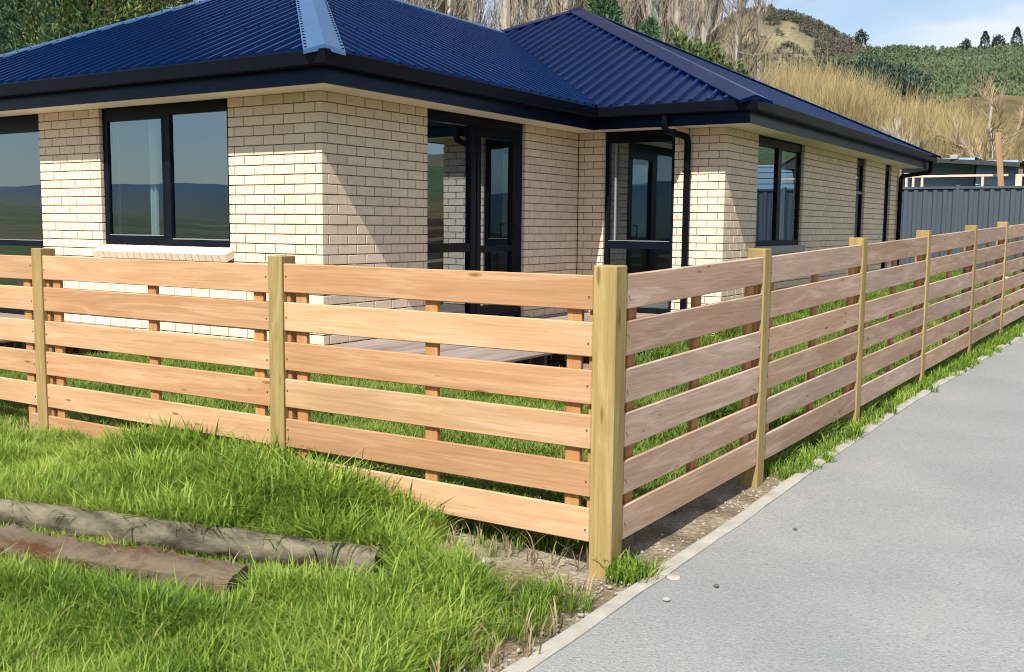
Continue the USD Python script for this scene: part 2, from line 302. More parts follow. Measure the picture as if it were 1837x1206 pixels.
# footpath and its concrete edging
asphalt = usdkit.material(stage, "/World/Looks/pale_asphalt", {
    "tc": ("texture_coordinate", {}), "n1": ("noise_texture", {"scale": 0.9, "detail": 6.0, "roughness": 0.6}), "n2": ("noise_texture", {"scale": 75.0, "detail": 4.0, "roughness": 0.75}),
    "v": ("voronoi_texture", {"scale": 120.0}), "r1": ("rgb_ramp", {"ramp": [(0.34, (0.198, 0.208, 0.206)), (0.66, (0.240, 0.247, 0.240))]}),
    "r2": ("rgb_ramp", {"ramp": [(0.30, (0.45, 0.45, 0.47)), (0.42, (0.91, 0.91, 0.91)), (0.58, (1.06, 1.06, 1.05)), (0.70, (1.40, 1.38, 1.34))]}),
    "mm": ("mix_color", {"blend_type": "multiply", "fac": 0.85, "use_clamp": False}), "bp": ("bump", {"strength": 0.8, "distance": 0.004}), "p": ("principled_bsdf", {"roughness": 0.9, "specular_ior_level": 0.25})},
    [("tc.object", "n1.vector"), ("tc.object", "n2.vector"), ("tc.object", "v.vector"), ("n1.fac", "r1.fac"), ("n2.fac", "r2.fac"), ("r1.color", "mm.a"), ("r2.color", "mm.b"), ("mm.result", "p.base_color"), ("v.distance", "bp.height"), ("bp.normal", "p.normal")], surface="p.BSDF")
ys = np.arange(-10, 17.01, 0.1)
def wob(y, s, a): return (meshkit.fbm(np.stack([y * s, np.zeros_like(y), np.zeros_like(y)], -1), 3, 11) - 0.5) * a
ex = edge_x(ys)
mb = MB()
cols = [ex + 0.065, ex + 0.4, ex + 1.6, ex + 2.75, ex + 2.76]
zz = [h_path(ys) + 0.004, h_path(ys) + 0.006, h_path(ys) + 0.008, h_path(ys) + 0.004, h_path(ys) - 0.06]
V = np.stack([np.stack([c, ys, z], -1) for c, z in zip(cols, zz)], 1)
n = len(ys); k = V.shape[1]
idx = np.arange(n * k).reshape(n, k)
mb.add(V.reshape(-1, 3), np.stack([idx[:-1, :-1], idx[:-1, 1:], idx[1:, 1:], idx[1:, :-1]], -1).reshape(-1, 4))
mb.build("footpath", asphalt, smooth=True, kind="structure")
mb = MB()
a0, a1 = ex + wob(ys, 2.1, 0.022) + 0.002, ex + 0.070 + wob(ys + 40, 2.7, 0.020)
zt = h_path(ys) + 0.016 + wob(ys + 90, 5, 0.010)
V = np.stack([np.stack([a0 - 0.012, ys, zt - 0.06], -1), np.stack([a0, ys, zt - 0.004], -1), np.stack([a0 + 0.012, ys, zt], -1), np.stack([a1 - 0.012, ys, zt], -1), np.stack([a1, ys, zt - 0.005], -1), np.stack([a1 + 0.005, ys, zt - 0.06], -1)], 1)
k = V.shape[1]; idx = np.arange(n * k).reshape(n, k)
mb.add(V.reshape(-1, 3), np.stack([idx[:-1, :-1], idx[:-1, 1:], idx[1:, 1:], idx[1:, :-1]], -1).reshape(-1, 4))
mb.build("path_edging", M["concrete"], smooth=40, kind="structure")

# ------------------------------------------------------------------ house
ZS, C = 2.5, 0.0849            # soffit height, brick course
Y1, X1, YE, XW = 4.43, 1.834, 13.08, -6.43
NC = 28
house = thing("house", "single storey cream brick house with navy ribbed steel roof behind the timber fence", "house")

class Wall:
    """A straight brick wall: u runs from its corner along d, n points outwards."""
    def __init__(s, o, d, L, openings, first, label=None):
        s.o, s.d, s.L, s.op, s.first, s.label = np.array(o, float), np.array(d, float), L, openings, first, label
        s.n = np.array([d[1], -d[0]], float) if first[1] > 0 else np.array([-d[1], d[0]], float)
    def p(s, u, out, z):
        q = s.o + s.d * u + s.n * out
        return np.array([q[0], q[1], z])
    def box(s, mb, u0, u1, o0, o1, z0, z1, c=0.0, tone=1.0):
        ax = np.array([[s.d[0], s.d[1], 0], [s.n[0], s.n[1], 0], [0, 0, 1]])
        ctr = s.p((u0 + u1) / 2, (o0 + o1) / 2, (z0 + z1) / 2)
        half = (abs(u1 - u0) / 2, abs(o1 - o0) / 2, abs(z1 - z0) / 2)
        if np.linalg.det(ax) < 0: ax[0] *= -1
        mb.obox(ctr, half, ax, c, tone)
# openings: (u0, u1, z0, z1)
front = Wall((0, 0), (-1, 0), 6.43, [(1.112, 2.916, 1.098, ZS), (3.893, 6.1, 0.40, ZS)], (0.195, 1), "sunlit cream brick front wall")
notch = Wall((0, 0), (0, 1), Y1, [(1.455, 3.225, 0.40, ZS)], (0.075, 1), "side wall half in shade beside the deck")
wing = Wall((X1, Y1), (-1, 0), X1, [(0.601, 1.491, 0.40, ZS)], (0.195, 1), "short wing wall facing the deck")
side = Wall((X1, Y1), (0, 1), YE - Y1, [(1.07, 2.90, 1.18, ZS), (5.66, 6.22, 0.95, ZS), (7.57, 8.03, 0.40, ZS)], (0.075, 1), "long shaded wing wall")
front.n, notch.n, wing.n, side.n = np.array([0, -1.0]), np.array([1.0, 0]), np.array([0, -1.0]), np.array([1.0, 0])

def segs(w, z):
    out, u = [], 0.0
    for a, b, z0, z1 in sorted(w.op):
        if z0 < z < z1:
            out.append((u, a)); u = b
    out.append((u, w.L))
    return [(a, b) for a, b in out if b - a > 0.01]

def project(p):
    d = np.asarray(p) - CAM; z = d @ fwd
    return 918.5 + FPX * (d @ rgt) / z, 603 - FPX * (d @ upv) / z, z

brick_rng = np.random.default_rng(5)
bricks = []                                      # (projected size, wall, u0, u1, z0, z1, out, tone)
wall_prims = []
for w in (front, notch, wing, side):
    mbk = MB()
    zc = sorted({-0.05, ZS} | {z for o in w.op for z in o[2:]})
    for z0, z1 in zip(zc[:-1], zc[1:]):
        for a, b in segs(w, (z0 + z1) / 2):
            ia = 0.009 if a == 0 else 0.006
            w.box(mbk, a + ia, b - (0.006 if b < w.L else 0.0), -0.20, -0.0115, z0, z1 - (0.004 if z1 == ZS else 0.0))
    wp = mbk.build("wall", M["mortar"], house, label=w.label)
    wall_prims.append(wp)
    for k in range(NC):
        zt_, zb_ = ZS - C * k - 0.005, ZS - C * (k + 1) + 0.005
        if k == 0: zt_ += 0.002
        isA = k % 2 == 0
        j0 = (w.first[0] if isA else 0.27 - w.first[0])
        starts_with_return = j0 < 0.1                 # the corner brick of the neighbouring wall shows its end here
        joints = [0.0] + [j0 + 0.24 * i for i in range(60) if j0 + 0.24 * i < w.L] + [w.L]
        for a, b in segs(w, (zt_ + zb_) / 2):
            for i, (p0, p1) in enumerate(zip(joints[:-1], joints[1:])):
                if i == 0 and starts_with_return: continue
                u0, u1 = max(a, p0 + (0.005 if i else 0.0)), min(b, p1 - 0.005)
                if i == 0: u0 = max(a, 0.0)
                if u1 - u0 < 0.018: continue
                if u1 > b - 0.03 and b < w.L: u1 = b
                px, py, z = project(w.p((u0 + u1) / 2, 0, (zt_ + zb_) / 2))
                view = np.array([CAM[0], CAM[1]]) - (w.o + w.d * (u0 + u1) / 2)
                face = max(0.0, view @ w.n) / np.linalg.norm(view)
                size = face * (u1 - u0) / z if (z > 0 and -20 < px < 1857 and py > 100) else 0
                if py > 560: size *= 0.4
                if py > 640: size = 0
                rr = brick_rng.random(2)
                tone = 0.95 + 0.07 * rr[0] if rr[1] > 0.10 else 0.89 + 0.05 * rr[0]
                bricks.append((size, w, u0, u1, zb_, zt_, brick_rng.uniform(-0.0012, 0.0012), tone))
order = sorted(range(len(bricks)), key=lambda i: -bricks[i][0])
big = set(order[:296])
rest = {id(w): MB() for w in (front, notch, wing, side)}
for i, (size, w, u0, u1, z0, z1, off, tone) in enumerate(bricks):
    if i in big:
        q = MB(); w.box(q, u0, u1, -0.07, off, z0, z1, 0.0025, tone)
        q.build("brick", M["brick"], wall_prims[(front, notch, wing, side).index(w)], tone=True)
    else:
        w.box(rest[id(w)], u0, u1, -0.07, off, z0, z1, 0.0025, tone)
for w, wp in zip((front, notch, wing, side), wall_prims):
    rest[id(w)].build("bricks_beyond", M["brick"], wp, tone=True, kind="stuff")
# rear and west walls, never seen but they close the house
mbk = MB()
mbk.box((XW, 0.2, -0.05), (XW + 0.2, YE, ZS - 0.004)); mbk.box((XW + 0.2, YE - 0.2, -0.05), (X1 - 0.2, YE, ZS - 0.004))
mbk.build("rear_wall", M["brick"], house, tone=True)
# rooms
mbk = MB(); mbk.box((XW + 0.21, 0.21, 0.30), (-0.21, YE - 0.21, 0.41)); mbk.box((-0.21, Y1 + 0.21, 0.30), (X1 - 0.21, YE - 0.21, 0.41)); mbk.build("room_floor", M["floor_in"], house)
mbk = MB(); mbk.box((XW + 0.21, 0.21, 2.515), (-0.21, YE - 0.21, 2.56)); mbk.box((-0.21, Y1 + 0.21, 2.515), (X1 - 0.21, YE - 0.21, 2.56)); mbk.build("ceiling", M["plaster"], house)
mbk = MB()
mbk.box((XW + 0.22, 3.9, 0.415), (-2.2, 4.0, 2.51)); mbk.box((-3.70, 0.22, 0.415), (-3.6, 3.0, 2.51)); mbk.box((-2.2, 4.9, 0.415), (-2.1, YE - 0.22, 2.51)); mbk.box((-2.09, 8.6, 0.415), (X1 - 0.22, 8.7, 2.51))
mbk.build("inner_wall", M["plaster"], house)

def window(w, name, u0, u1, z0, z1, panes, label=None, recess=0.04, fr=0.055, head=0.10, foot=0.06, beads=True):
    """panes: (ua, ub, za, zb) clear openings; the frame fills the rest of the opening."""
    f = MB()
    o1, o0 = -recess, -recess - 0.075
    w.box(f, u0 + 0.001, u0 + fr, o0, o1, z0, z1 - 0.003); w.box(f, u1 - fr, u1 - 0.001, o0, o1, z0, z1 - 0.003)
    w.box(f, u0 + fr, u1 - fr, o0, o1, z1 - head, z1 - 0.003); w.box(f, u0 + fr, u1 - fr, o0, o1, z0, z0 + foot)
    prim = f.build(name, M["frame"], house, label=label)
    return prim

def add(w, prim, name, boxes, mat, c=0.002):
    q = MB()
    for u0, u1, o0, o1, z0, z1 in boxes:
        if name == "pane":
            f = [[0, 1, 2, 3]] if np.cross([*w.d, 0], [0, 0, 1.0])[:2] @ w.n > 0 else [[3, 2, 1, 0]]
            q.add([w.p(u0, o1, z0), w.p(u1, o1, z0), w.p(u1, o1, z1), w.p(u0, o1, z1)], f)
        else: w.box(q, u0, u1, o0, o1, z0, z1, c)
    return q.build(name, mat, prim)

# front window (two lights)
wp = window(front, "window", 1.112, 2.916, 1.186, ZS, None, "large two light window over a brick sill")
add(front, wp, "mullion", [(1.935, 2.02, -0.112, -0.038, 1.246, 2.40)], M["frame"])
add(front, wp, "sash", [(2.02, 2.045, -0.09, -0.034, 1.246, 2.40), (2.84, 2.861, -0.09, -0.034, 1.246, 2.40), (2.045, 2.84, -0.09, -0.034, 2.372, 2.40), (2.045, 2.84, -0.09, -0.034, 1.246, 1.275)], M["frame"])
add(front, wp, "glazing_bead", [(1.17, 1.93, -0.056, -0.044, 1.246, 1.256), (2.045, 2.84, -0.044, -0.032, 1.275, 1.283)], M["bead"], 0)
add(front, wp, "pane", [(1.167, 1.935, -0.068, -0.062, 1.246, 2.40)], M["glass"], 0)
add(front, wp, "pane", [(2.045, 2.84, -0.060, -0.054, 1.275, 2.372)], M["glass"], 0)
# brick sill
sill = MB(); sill.box((-2.914, -0.02, 1.06), (-1.114, 0.12, 1.10)); sp = sill.build("sill", M["mortar"], house, label="sloping rowlock brick sill")
nb = 21
for i in range(nb):
    xa = -2.945 + i * (1.888 / nb)
    q = MB()
    ang = math.radians(-22)
    ax = np.array([[1, 0, 0], [0, math.cos(ang), -math.sin(ang)], [0, math.sin(ang), math.cos(ang)]])
    ax = np.array([[1, 0, 0], [0, math.cos(0.36), math.sin(0.36)], [0, -math.sin(0.36), math.cos(0.36)]])
    q.obox((xa + 0.0425, 0.002, 1.128), (0.041, 0.108, 0.036), ax, 0.003, 0.95 + 0.09 * brick_rng.random())
    q.build("sill_brick", M["brick"], sp, tone=True)
# far left glass door
wp = window(front, "glass_door", 3.893, 6.1, 0.40, ZS, None, "tall glazed door at the left edge of the front wall", head=0.17, fr=0.06)
add(front, wp, "mullion", [(4.95, 5.05, -0.112, -0.036, 0.46, 2.33)], M["frame"]); add(front, wp, "rail", [(3.953, 4.95, -0.11, -0.036, 1.14, 1.20), (5.05, 6.04, -0.11, -0.036, 1.14, 1.20)], M["frame"])
add(front, wp, "glazing_bead", [(3.953, 4.95, -0.05, -0.035, 1.20, 1.208)], M["bead"], 0)
for a, b in ((3.95, 4.95), (5.05, 6.05)):
    add(front, wp, "pane", [(a, b, -0.075, -0.069, 1.20, 2.33)], M["glass"], 0); add(front, wp, "pane", [(a, b, -0.075, -0.069, 0.46, 1.14)], M["glass"], 0)
# notch door unit: sidelight and door
wp = window(notch, "front_door", 1.455, 3.225, 0.40, ZS, None, "dark glazed door with a fixed side light and a D handle", fr=0.05, head=0.10, foot=0.05)
add(notch, wp, "mullion", [(2.235, 2.33, -0.112, -0.036, 0.45, 2.40)], M["frame"])
add(notch, wp, "rail", [(1.505, 2.235, -0.11, -0.04, 1.133, 1.223)], M["frame"])
leaf = add(notch, wp, "door_leaf", [(2.333, 2.41, -0.10, -0.030, 0.455, 2.397), (3.02, 3.172, -0.10, -0.030, 0.455, 2.397), (2.41, 3.02, -0.10, -0.030, 2.30, 2.397), (2.41, 3.02, -0.10, -0.030, 0.455, 0.56), (2.41, 3.02, -0.10, -0.030, 1.125, 1.19)], M["frame"])
add(notch, wp, "pane", [(1.505, 2.235, -0.078, -0.072, 1.223, 2.40)], M["glass"], 0); add(notch, wp, "pane", [(1.505, 2.235, -0.078, -0.072, 0.45, 1.133)], M["glass"], 0)
add(notch, wp, "pane", [(2.41, 3.02, -0.068, -0.062, 1.19, 2.30)], M["glass"], 0); add(notch, wp, "pane", [(2.41, 3.02, -0.068, -0.062, 0.56, 1.125)], M["glass"], 0)
q = MB(); q.tube([(-0.03, 2.98, 1.42), (0.03, 2.98, 1.42), (0.03, 2.98, 1.27), (-0.03, 2.98, 1.27)], 0.009, 6); q.build("handle", M["frame"], wp)
q = MB(); notch.box(q, 1.40, 3.28, -0.04, 0.05, 0.385, 0.40); q.build("threshold", M["deck_dark"], house)
# wing glazed door facing the deck
wp = window(wing, "glass_door", 0.601, 1.491, 0.40, ZS, None, "glazed door in the short wing wall", head=0.13, fr=0.05)
add(wing, wp, "rail", [(0.651, 1.441, -0.11, -0.036, 1.145, 1.235)], M["frame"])
add(wing, wp, "glazing_bead", [(0.66, 1.435, -0.05, -0.034, 1.235, 1.243), (1.345, 1.365, -0.062, -0.036, 1.243, 2.36)], M["bead"], 0)
add(wing, wp, "pane", [(0.651, 1.441, -0.075, -0.069, 1.235, 2.37)], M["glass"], 0); add(wing, wp, "pane", [(0.651, 1.441, -0.075, -0.069, 0.46, 1.145)], M["glass"], 0)
# wing side windows
wp = window(side, "window", 1.07, 2.90, 1.18, ZS, None, "two light window in the shaded wing wall", fr=0.06, head=0.10, foot=0.07)
add(side, wp, "mullion", [(1.93, 2.06, -0.112, -0.036, 1.25, 2.40)], M["frame"])
for a, b in ((1.13, 1.93), (2.06, 2.84)): add(side, wp, "pane", [(a, b, -0.07, -0.064, 1.25, 2.40)], M["glass"], 0)
q = MB(); side.box(q, 1.03, 2.94, -0.05, 0.045, 1.085, 1.177, 0.004); q.build("sill", M["sillgrey"], house, label="grey concrete sill under the wing window")
wp = window(side, "window", 5.66, 6.22, 0.95, ZS, None, "narrow slit window in the wing wall", fr=0.05)
add(side, wp, "pane", [(5.71, 6.17, -0.07, -0.064, 1.01, 1.95)], M["glass"], 0); add(side, wp, "pane", [(5.71, 6.17, -0.07, -0.064, 1.99, 2.40)], M["glass"], 0)
add(side, wp, "rail", [(5.71, 6.17, -0.10, -0.036, 1.95, 1.99)], M["bead"], 0)
wp = window(side, "side_door", 7.57, 8.03, 0.40, ZS, None, "narrow dark door near the far end of the wing", fr=0.05)
add(side, wp, "door_leaf", [(7.62, 7.98, -0.10, -0.06, 0.46, 2.40)], M["frame"])

# eaves: rings swept round the footprint at a given offset
def ring(o): return np.array([(0 + o, -o), (0 + o, Y1 - o), (X1 + o, Y1 - o), (X1 + o, YE + o), (XW - o, YE + o), (XW - o, -o)])
def sweep(profile, closed=True):
    R = np.stack([np.column_stack([ring(o), np.full(6, z)]) for o, z in profile])
    k = len(profile); f = []
    for a in range(k if closed else k - 1):
        b = (a + 1) % k
        for i in range(6):
            j = (i + 1) % 6
            f.append([a * 6 + i, a * 6 + j, b * 6 + j, b * 6 + i])
    return (R.reshape(-1, 3), np.array(f))
obj("soffit", sweep([(-0.003, ZS), (0.388, ZS), (0.388, ZS + 0.012), (-0.003, ZS + 0.012)]), M["soffit"], house)
obj("fascia", sweep([(0.39, ZS - 0.012), (0.412, ZS - 0.012), (0.412, 2.69), (0.39, 2.69)]), M["fascia"], house)
obj("gutter", sweep([(0.414, 2.70), (0.414, 2.618), (0.424, 2.608), (0.518, 2.608), (0.528, 2.618), (0.534, 2.715), (0.530, 2.724), (0.518, 2.724), (0.514, 2.716), (0.522, 2.712), (0.516, 2.622), (0.42, 2.622), (0.42, 2.70)]), M["gutter"], house)

# roof: trapezoidal ribbed steel, pitch 25 degrees
EO, ZE, TP = 0.50, 2.716, math.tan(math.radians(25))
XEW = XW - EO                                       # west eave
HW = (EO - XEW) / 2                                 # half width of the main body
XE2 = X1 + EO
HW2 = (XE2 - XEW) / 2
YN, YV, YF = -EO, Y1 - EO, YE + EO
RP = 0.19
def roof_face(origin, du, dv, L, vlo, vhi, name, label):
    """u along the eave, v plan distance up the slope; ribs run up the slope."""
    nodes_u = []
    k0 = int(math.floor(L[0] / RP)) - 1
    rh = 0.012 if name == 'f4' else 0.036
    prof = [(0.0, 0.0), (0.108, 0.0), (0.132, rh), (0.166, rh)]
    for k in range(k0, int(math.ceil(L[1] / RP)) + 1):
        for a, hgt in prof: nodes_u.append((k * RP + a, hgt))
    us = np.array([q[0] for q in nodes_u]); hs = np.array([q[1] for q in nodes_u])
    crit = np.array(sorted(set([L[0], L[1]] + [c for c in CRIT.get(name, [])])))
    allu = np.unique(np.concatenate([us[(us > L[0]) & (us < L[1])], crit]))
    allh = np.interp(allu, us, hs)
    lo, hi = np.array([vlo(u) for u in allu]), np.array([vhi(u) for u in allu])
    hi = np.maximum(hi, lo)
    def pt(u, v, hh):
        q = np.array(origin) + np.array(du) * u + np.array(dv) * v
        return (q[0], q[1], ZE + v * TP + hh)
    V, Fq = [], []
    for u, a, b, hh in zip(allu, lo, hi, allh): V += [pt(u, a, hh), pt(u, b, hh)]
    for i in range(len(allu) - 1): Fq.append([2 * i, 2 * i + 2, 2 * i + 3, 2 * i + 1])
    k = len(V)
    for u, a in zip(allu, lo): V.append(pt(u, a, -0.004))
    for i in range(len(allu) - 1):
        if lo[i] == 0 and lo[i + 1] == 0: Fq.append([k + i, k + i + 1, 2 * i + 2, 2 * i])
    return (np.array(V), np.array(Fq))
CRIT = {"f1": [HW], "f2": [YV - YN, HW, YV + HW - YN], "f3": [0, EO - (EO - HW), HW2], "f4": [HW2, (YF - YV) - HW2], "f6": [], "f5": [HW2]}
RY = YV + HW                                        # where the valley meets the main ridge
roof_sheets = [
    ("f1", (EO, YN), (-1, 0), (0, 1), (0, 2 * HW), lambda u: 0.0, lambda u: min(u, 2 * HW - u), "ribbed roof slope above the front wall"),
    ("f2", (EO, YN), (0, 1), (-1, 0), (0, RY - YN), lambda u: max(0.0, u - (YV - YN)), lambda u: min(u, HW), "ribbed roof slope above the deck"),
    ("f3", (XE2, YV), (-1, 0), (0, 1), (0, 2 * HW2), lambda u: min(max(0.0, u - (XE2 - EO)), HW), lambda u: min(u, 2 * HW2 - u), "ribbed roof slope of the wing facing the path"),
    ("f4", (XE2, YV), (0, 1), (-1, 0), (0, YF - YV), lambda u: 0.0, lambda u: min(u, YF - YV - u, HW2), "ribbed roof slope along the wing side"),
    ("f5", (XE2, YF), (-1, 0), (0, -1), (0, 2 * HW2), lambda u: 0.0, lambda u: min(u, 2 * HW2 - u, (YF - YV) - 0), None),
    ("f6", (XEW, YN), (0, 1), (1, 0), (0, YF - YN), lambda u: 0.0, lambda u: min(u, max(HW, min(u + YN - YV, HW2)), YF - YN - u), None)]
CRIT["f6"] = [HW, RY - YN, YV + HW2 - YN, YF - YN - HW2]
sheet_prims = []
for nm, o, du, dv, L, lo, hi, lab in roof_sheets:
    v, f = roof_face(o, du, dv, L, lo, hi, nm, lab)
    if np.cross(v[f[2][1]] - v[f[2][0]], v[f[2][2]] - v[f[2][0]])[2] < 0: f = f[:, ::-1]
    sheet_prims.append(obj("roof_sheet", (v, f), M["roof"], house, label=lab))
# screws on the ribs in purlin rows
def screws(face, parent, rows):
    nm, o, du, dv, L, lo, hi, lab = roof_sheets[face]
    q = MB()
    for v in rows:
        for k in range(int(L[0] / RP), int(L[1] / RP) + 1):
            u = k * RP + 0.149
            if lo(u) + 0.2 < v < hi(u) - 0.2:
                p = np.array(o) + np.array(du) * u + np.array(dv) * v
                q.obox((p[0], p[1], ZE + v * TP + 0.039), (0.006, 0.006, 0.004), np.eye(3), 0.0015)
    q.build("screw", M["gutter"], parent, kind="stuff")
screws(0, sheet_prims[0], (0.95, 1.75, 2.55, 3.2)); screws(1, sheet_prims[1], (0.95, 1.75, 2.55, 3.2))

def cap(a, b, wd, mat, label, s1, s2, dots=True, parent=house, taper=0.0):
    """Folded hip or ridge flashing from a to b: s1, s2 = unit plan directions across, each sloping down its own side by slope g."""
    a, b = np.array(a, float), np.array(b, float)
    up = np.array([0, 0, 0.045])
    (d1, g1), (d2, g2) = s1, s2
    d1, d2 = np.array([*d1, -g1]), np.array([*d2, -g2])
    q = MB()
    ln = []
    for d in (d1, d2):
        e0, e1 = a + up + d * wd, b + up + d * wd
        drop = np.array([0, 0, -0.022])
        q.add([a + up, b + up, e1, e0, e1 + drop, e0 + drop], [[0, 1, 2, 3], [3, 2, 4, 5]])
        ln.append((e0 - d * 0.02, e1 - d * 0.02))
    # end closure
    q.add([a + up, a + up + d1 * wd, a + d1 * wd + up * 0.3, a + up * 0.0, a + d2 * wd + up * 0.3, a + up + d2 * wd], [[0, 1, 2, 3], [0, 3, 4, 5]])
    pr = q.build("ridge_cap", mat, parent, label=label)
    if dots:
        s = MB()
        for e0, e1 in ln:
            nn = int(np.linalg.norm(e1 - e0) / 0.15)
            for i in range(nn):
                p = e0 + (e1 - e0) * (i + 0.5) / nn
                s.obox(p + np.array([0, 0, 0.002]), (0.009, 0.009, 0.005), np.eye(3), 0.002)
        s.build("rivet", M["gutter"], pr, kind="stuff")
    return pr
r2 = math.sqrt(0.5)
APX = (EO - HW, YN + HW, ZE + HW * TP); RID = (EO - HW, RY, ZE + HW * TP); PK = (XE2 - HW2, YV + HW2, ZE + HW2 * TP); PK2 = (XE2 - HW2, YF - HW2, ZE + HW2 * TP)
SQ = TP * r2
cap((EO, YN, ZE), APX, 0.158, M["flash"], "pale blue hip flashing over the near corner", ((-r2, -r2), SQ * 1.0), ((r2, r2), SQ * 1.0))
cap((XEW, YN, ZE), APX, 0.185, M["flash"], "pale hip flashing at the far left of the roof", ((r2, -r2), SQ), ((-r2, r2), SQ))
cap(APX, RID, 0.17, M["flash"], "pale ridge flashing along the main roof", ((1, 0), TP), ((-1, 0), TP), dots=False)
cap((XE2, YV, ZE), PK, 0.185, M["roof"], "navy hip flashing of the wing roof", ((-r2, -r2), SQ), ((r2, r2), SQ), dots=False)
cap(RID, PK, 0.17, M["roof"], None, ((r2, -r2), SQ), ((-r2, r2), SQ), dots=False)
cap(PK, PK2, 0.17, M["roof"], None, ((1, 0), TP), ((-1, 0), TP), dots=False)
cap((XE2, YF, ZE), PK2, 0.185, M["roof"], None, ((r2, -r2), SQ), ((-r2, r2), SQ), dots=False)

# downpipes
def pipe(pts, name, label, brackets=()):
    q = MB()
    P = [np.array(p, float) for p in pts]
    path = [P[0]]
    for a, b, c in zip(P[:-2], P[1:-1], P[2:]):
        for t in (0, 0.25, 0.5, 0.75, 1):
            r = 0.07
            s, e = b + (a - b) / np.linalg.norm(a - b) * r, b + (c - b) / np.linalg.norm(c - b) * r
            path.append((1 - t) ** 2 * s + 2 * t * (1 - t) * b + t * t * e)
    path.append(P[-1])
    q.tube(path, 0.038, 12)
    for b in brackets: q.tube([b + np.array([0, 0, -0.012]), b + np.array([0, 0, 0.012])], 0.046, 12)
    return q.build(name, M["gutter"], house, smooth=40, label=label)
px0 = X1 - 0.425
pipe([(px0 - 0.10, Y1 - 0.47, 2.61), (px0 - 0.10, Y1 - 0.47, 2.44), (px0, Y1 - 0.055, 2.40), (px0, Y1 - 0.055, 0.15)], "downpipe", "black round downpipe beside the wing door", [np.array([px0, Y1 - 0.055, 2.02]), np.array([px0, Y1 - 0.055, 0.9])])
pipe([(X1 + 0.47, YE + 0.30, 2.61), (X1 + 0.47, YE + 0.30, 2.42), (X1 + 0.055, YE - 0.12, 2.34), (X1 + 0.055, YE - 0.12, 0.3)], "downpipe", "black downpipe at the far end of the wing", [np.array([X1 + 0.055, YE - 0.12, 1.9])])

# curtains inside
def curtain(p0, p1, z0, z1, label):
    u = np.linspace(0, 1, 60)
    p0, p1 = np.array(p0), np.array(p1)
    d = (p1 - p0) / np.linalg.norm(p1 - p0); nn = np.array([-d[1], d[0]])
    xy = p0 + (p1 - p0) * u[:, None] + nn * (0.03 * np.sin(u * 2 * np.pi * max(2, round(np.linalg.norm(p1 - p0) / 0.09))))[:, None]
    V = np.concatenate([np.column_stack([xy, np.full(60, z0)]), np.column_stack([xy + nn * 0.004, np.full(60, z1)])])
    f = np.array([[i, i + 1, 61 + i, 60 + i] for i in range(59)])
    tag(obj("curtain", (V, f), M["curtain"], smooth=True), label, "curtain")
curtain((-3.12, 0.25), (-2.95, 0.25), 0.42, 2.45, "narrow pale curtain behind the large front window")
curtain((-2.52, 0.27), (-2.40, 0.27), 0.42, 2.45, "thin strip of pale curtain near the middle of the large front window")
curtain((X1 - 0.25, Y1 + 2.45), (X1 - 0.25, Y1 + 2.85), 0.42, 2.45, "pale curtain drawn aside behind the two light wing window")

# ------------------------------------------------------------------ decks
def deck(x0, x1, y0, y1, z, label, wall_side=True):
    d = thing("timber_deck", label, "deck")
    pitch = 0.145; n = int((x1 - x0) / pitch)
    for i in range(n):
        a = x0 + 0.008 + i * pitch
        q = MB(); q.box((a, y0, z - 0.025), (a + 0.139, y1, z), 0.004, 0.82 + 0.36 * rng.random())
        q.build("deck_board", M["deck"], d, tone=True)
    for yy in np.arange(y0 + 0.12, y1, 0.6):
        q = MB(); q.box((x0 + 0.02, yy, z - 0.145), (x0 + n * pitch - 0.02, yy + 0.045, z - 0.027)); q.build("joist", M["deck_dark"], d)
    for xx in (x0 + 0.15, x0 + n * pitch - 0.25):
        for yy in np.arange(y0 + 0.17, y1, 1.2):
            q = MB(); q.box((xx, yy, 0.0), (xx + 0.09, yy + 0.09, z - 0.147)); q.build("deck_pile", M["deck_dark"], d)
    return d
deck(0.015, 1.86, 0.02, Y1 - 0.012, 0.375, "low weathered timber deck tucked into the corner of the house")
deck(-6.2, -2.36, -1.9, -0.015, 0.385, "low timber deck below the far left glass door")
st = thing("deck_step", "low two board timber step beside the deck", "step")
for i in range(2):
    q = MB(); q.box((1.88 + i * 0.15, 0.30, 0.225), (2.02 + i * 0.15, 1.15, 0.25), 0.004, 0.8 + 0.1 * i); q.build("deck_board", M["deck"], st, tone=True)
for yy in (0.4, 1.0):
    q = MB(); q.box((1.89, yy, 0.02), (2.15, yy + 0.045, 0.223)); q.build("bearer", M["deck_dark"], st)

# ------------------------------------------------------------------ timber fence
fence = thing("timber_fence", "new horizontal board fence wrapping the street corner with olive treated posts", "fence")
nails = MB()
TH = 0.045; DU = np.array([math.sin(TH), math.cos(TH)]); DN = np.array([math.cos(TH), -math.sin(TH)])
BT = [1.210, 1.022, 0.824, 0.640, 0.445, 0.255]          # board tops at the corner
BH = 0.141
frng = np.random.default_rng(21)
def post(p, zt, zb, tone, ax, half, label=None):
    q = MB(); q.obox((p[0], p[1], (zt + zb) / 2), (half[0], half[1], (zt - zb) / 2), ax, 0.004, tone); q.build("post", M["post"], fence, tone=True, label=label)
I3 = np.eye(3)
AXR = np.array([[DN[0], DN[1], 0], [DU[0], DU[1], 0], [0, 0, 1]])
YB = -2.83
front_posts = [(4.055, 4.158), (2.245, 2.340), (0.292, 0.385), (-1.70, -1.607)]
for i, (a, b) in enumerate(front_posts):
    post(((a + b) / 2, YB + 0.05), 1.252 - 0.003 * i, -0.3, (1.0, 0.92, 0.97, 0.95)[i], I3, ((b - a) / 2, 0.05), ("thick corner post of the fence", None, None, None)[i])
def nail(p): nails.obox(p, (0.0035, 0.0035, 0.0035), I3, 0.001)
